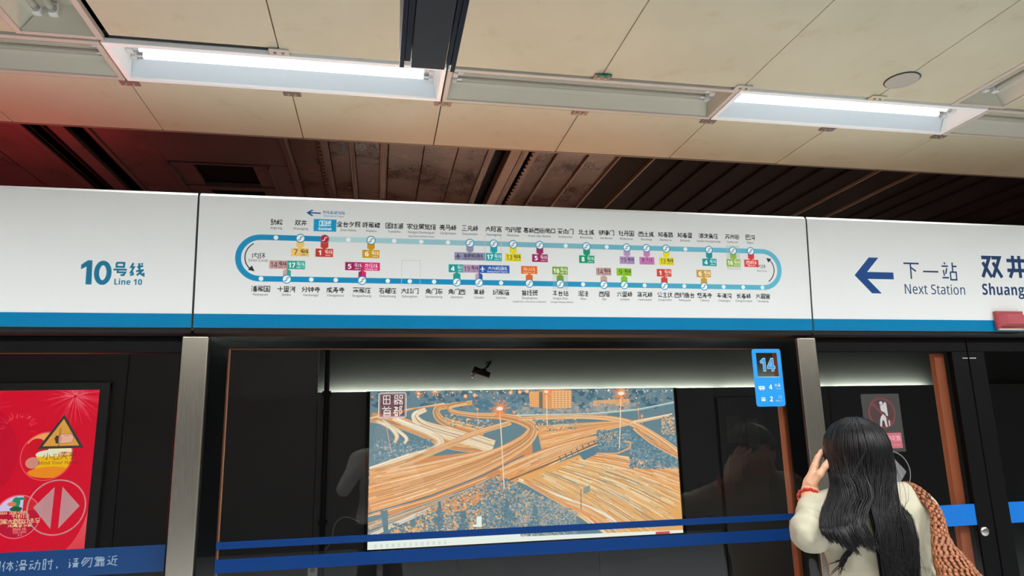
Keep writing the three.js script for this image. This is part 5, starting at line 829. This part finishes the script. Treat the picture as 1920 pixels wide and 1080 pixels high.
  for (let i = 0; i < 18; i++) locks.push(ribbon([L(1.43 + rr(-0.01, 0.02), 1.26, 0.7), L(1.405 + rr(-0.02, 0.02), 1.2, 0.66), L(1.385 + rr(-0.025, 0.035), rr(1.14, 1.19), 0.63)], 0.0022, 0.0005));
  mesh('hair_locks', mergeGeometries(locks), HAIR, woman, 'stuff'); }
woman.position.set(1.747, 0, 0.354); woman.scale.setScalar(1.12);

// --- her woven shoulder bag
{ const bag = thing('shoulder_bag', 'brown braided shoulder bag hanging from the right shoulder of the woman', 'bag', [1.72, 0, 0.72]);
  const L = (x, y, z) => V(x - 1.72, y - 0.1714, z - 0.72);
  // a sling that runs over the shoulder and widens into the bag; sections are ellipses
  const path = new THREE.CatmullRomCurve3([L(1.70, 1.37, 0.53), L(1.69, 1.398, 0.585), L(1.688, 1.388, 0.645), L(1.691, 1.33, 0.716), L(1.674, 1.265, 0.742), L(1.664, 1.21, 0.766), L(1.668, 1.12, 0.795), L(1.68, 1.0, 0.80), L(1.69, 0.9, 0.80), L(1.69, 0.845, 0.80)], false, 'centripetal');
  const W = [[0, 0.009], [0.12, 0.010], [0.25, 0.012], [0.333, 0.0135], [0.444, 0.019], [0.5, 0.027], [0.556, 0.041], [0.6, 0.054], [0.667, 0.078], [0.778, 0.115], [0.889, 0.125], [0.95, 0.11], [1, 0.03]];
  const wat = (t) => { for (let i = 1; i < W.length; i++) if (t <= W[i][0]) { const [a, b] = [W[i - 1], W[i]], k = (t - a[0]) / (b[0] - a[0]); return a[1] + (b[1] - a[1]) * k * k * (3 - 2 * k); } return W[W.length - 1][1]; };
  const skew = (t) => (t < 0.5 ? 0 : (t - 0.5) * 0.12);
  const pt = (t, a, lift = 0) => { const p = path.getPoint(t), w = wat(t) + lift, d = (t < 0.5 ? w * 0.55 : Math.min(w * 0.5, 0.042)) + lift; return V(p.x + skew(t) + Math.cos(a) * w, p.y, p.z + Math.sin(a) * d).addScaledVector(V(0, Math.sin(a), 0), t < 0.28 ? d * 0.8 : 0); };
  const nT = 90, nA = 28, pos = [], idx = [], uv = [];
  for (let i = 0; i <= nT; i++) for (let k = 0; k <= nA; k++) { const p = pt(i / nT, k / nA * Math.PI * 2); pos.push(p.x, p.y, p.z); uv.push(k / nA * 8, i / nT * 40); }
  for (let i = 0; i < nT; i++) for (let k = 0; k < nA; k++) { const a = i * (nA + 1) + k, b = a + nA + 1; idx.push(a, b, a + 1, b, b + 1, a + 1); }
  const g = new THREE.BufferGeometry(); g.setAttribute('position', new THREE.Float32BufferAttribute(pos, 3)); g.setAttribute('uv', new THREE.Float32BufferAttribute(uv, 2)); g.setIndex(idx); g.computeVertexNormals();
  mesh('lining', g, std(0x5e3519, 0.8), bag);
  // plaited stitches over it
  const st = [], m = new THREE.Matrix4(), q = new THREE.Quaternion();
  for (let t = 0.02; t < 0.985;) {
    const w = wat(t), n = Math.max(5, Math.round(w * 2 * Math.PI * 0.8 / 0.0135)), row = st.rows = (st.rows ?? 0) + 1;
    for (let k = 0; k < n; k++) {
      const a = (k + (row % 2) * 0.5) / n * Math.PI * 2, p = pt(t, a, 0.0042), p2 = pt(Math.min(1, t + 0.006), a, 0.0042), pa = pt(t, a + 0.05, 0.0042);
      const along = p2.sub(p).normalize(), acr = pa.sub(p).normalize(), nrm = along.clone().cross(acr).normalize(), dir = along.clone().addScaledVector(acr, row % 2 ? 0.3 : -0.3).normalize(), side = dir.clone().cross(nrm).normalize();
      q.setFromRotationMatrix(new THREE.Matrix4().makeBasis(side, dir, nrm)); st.push(new THREE.Matrix4().compose(p, q, V(1, 1, 1).multiplyScalar(rr(0.9, 1.08))));
    }
    t += 0.0112;
  }
  const im = new THREE.InstancedMesh(new THREE.SphereGeometry(0.0063, 10, 8).scale(0.9, 1.25, 0.62), std(0xffffff, 0.5), st.length);
  const col = new THREE.Color(); st.forEach((x, i) => { im.setMatrixAt(i, x); im.setColorAt(i, col.setHex(0x864e2b).multiplyScalar(rr(0.75, 1.15))); });
  im.name = 'braided_weave'; im.userData.kind = 'stuff'; im.castShadow = im.receiveShadow = true; bag.add(im);
  bag.position.set(1.926, 0, 0.488); bag.scale.setScalar(1.12); }
// --- the one who holds the camera: only a faint reflection in the fixed glass
{ const p = thing('person', 'person in a pale shirt, a faint reflection left of the highway picture', 'person', [0.03, 0, 3.12]);
  figure(p, { head: [0.03, 1.6, 3.07], neck: [0.03, 1.46, 3.12], waist: [0.03, 1.1, 3.13], pelvis: [0.03, 0.92, 3.13], shL: [-0.15, 1.4, 3.12], elL: [-0.25, 1.2, 2.98], wrL: [-0.08, 1.4, 2.86], shR: [0.21, 1.4, 3.12], elR: [0.31, 1.2, 2.98], wrR: [0.14, 1.4, 2.86], hipL: [-0.06, 0.9, 3.13], hipR: [0.12, 0.9, 3.13], knL: [-0.07, 0.5, 3.12], knR: [0.13, 0.5, 3.12], anL: [-0.08, 0.08, 3.15], anR: [0.14, 0.08, 3.15] },
    { handL: { d: [0.35, 0.75, -0.35], n: [0.8, -0.2, -0.2], side: -1, curl: 0.4 }, handR: { d: [-0.35, 0.75, -0.35], n: [-0.8, -0.2, -0.2], side: 1, curl: 0.4 }, jacket: { name: 'shirt', mat: std(0xb9b8b2, 0.85), w: 1.08, s: 0.95, hem: 0.86, cell: 0.012 }, trousers: std(0x2a2c33, 0.8), cell: 0.016, hand: 0.005, hc: 0.006, skin: FACE });
  mesh('hair', surfaceNet((x, y, z) => Math.max(ball([0, 1.625, -0.03], [0.082, 0.095, 0.1])(x, y, z), -ball([0, 1.56, -0.15], [0.08, 0.075, 0.1])(x, y, z)), [-0.12, 1.45, -0.18], [0.12, 1.76, 0.12], 0.008), std(0x141110, 0.6), p); }
renderer.render(scene, camera);
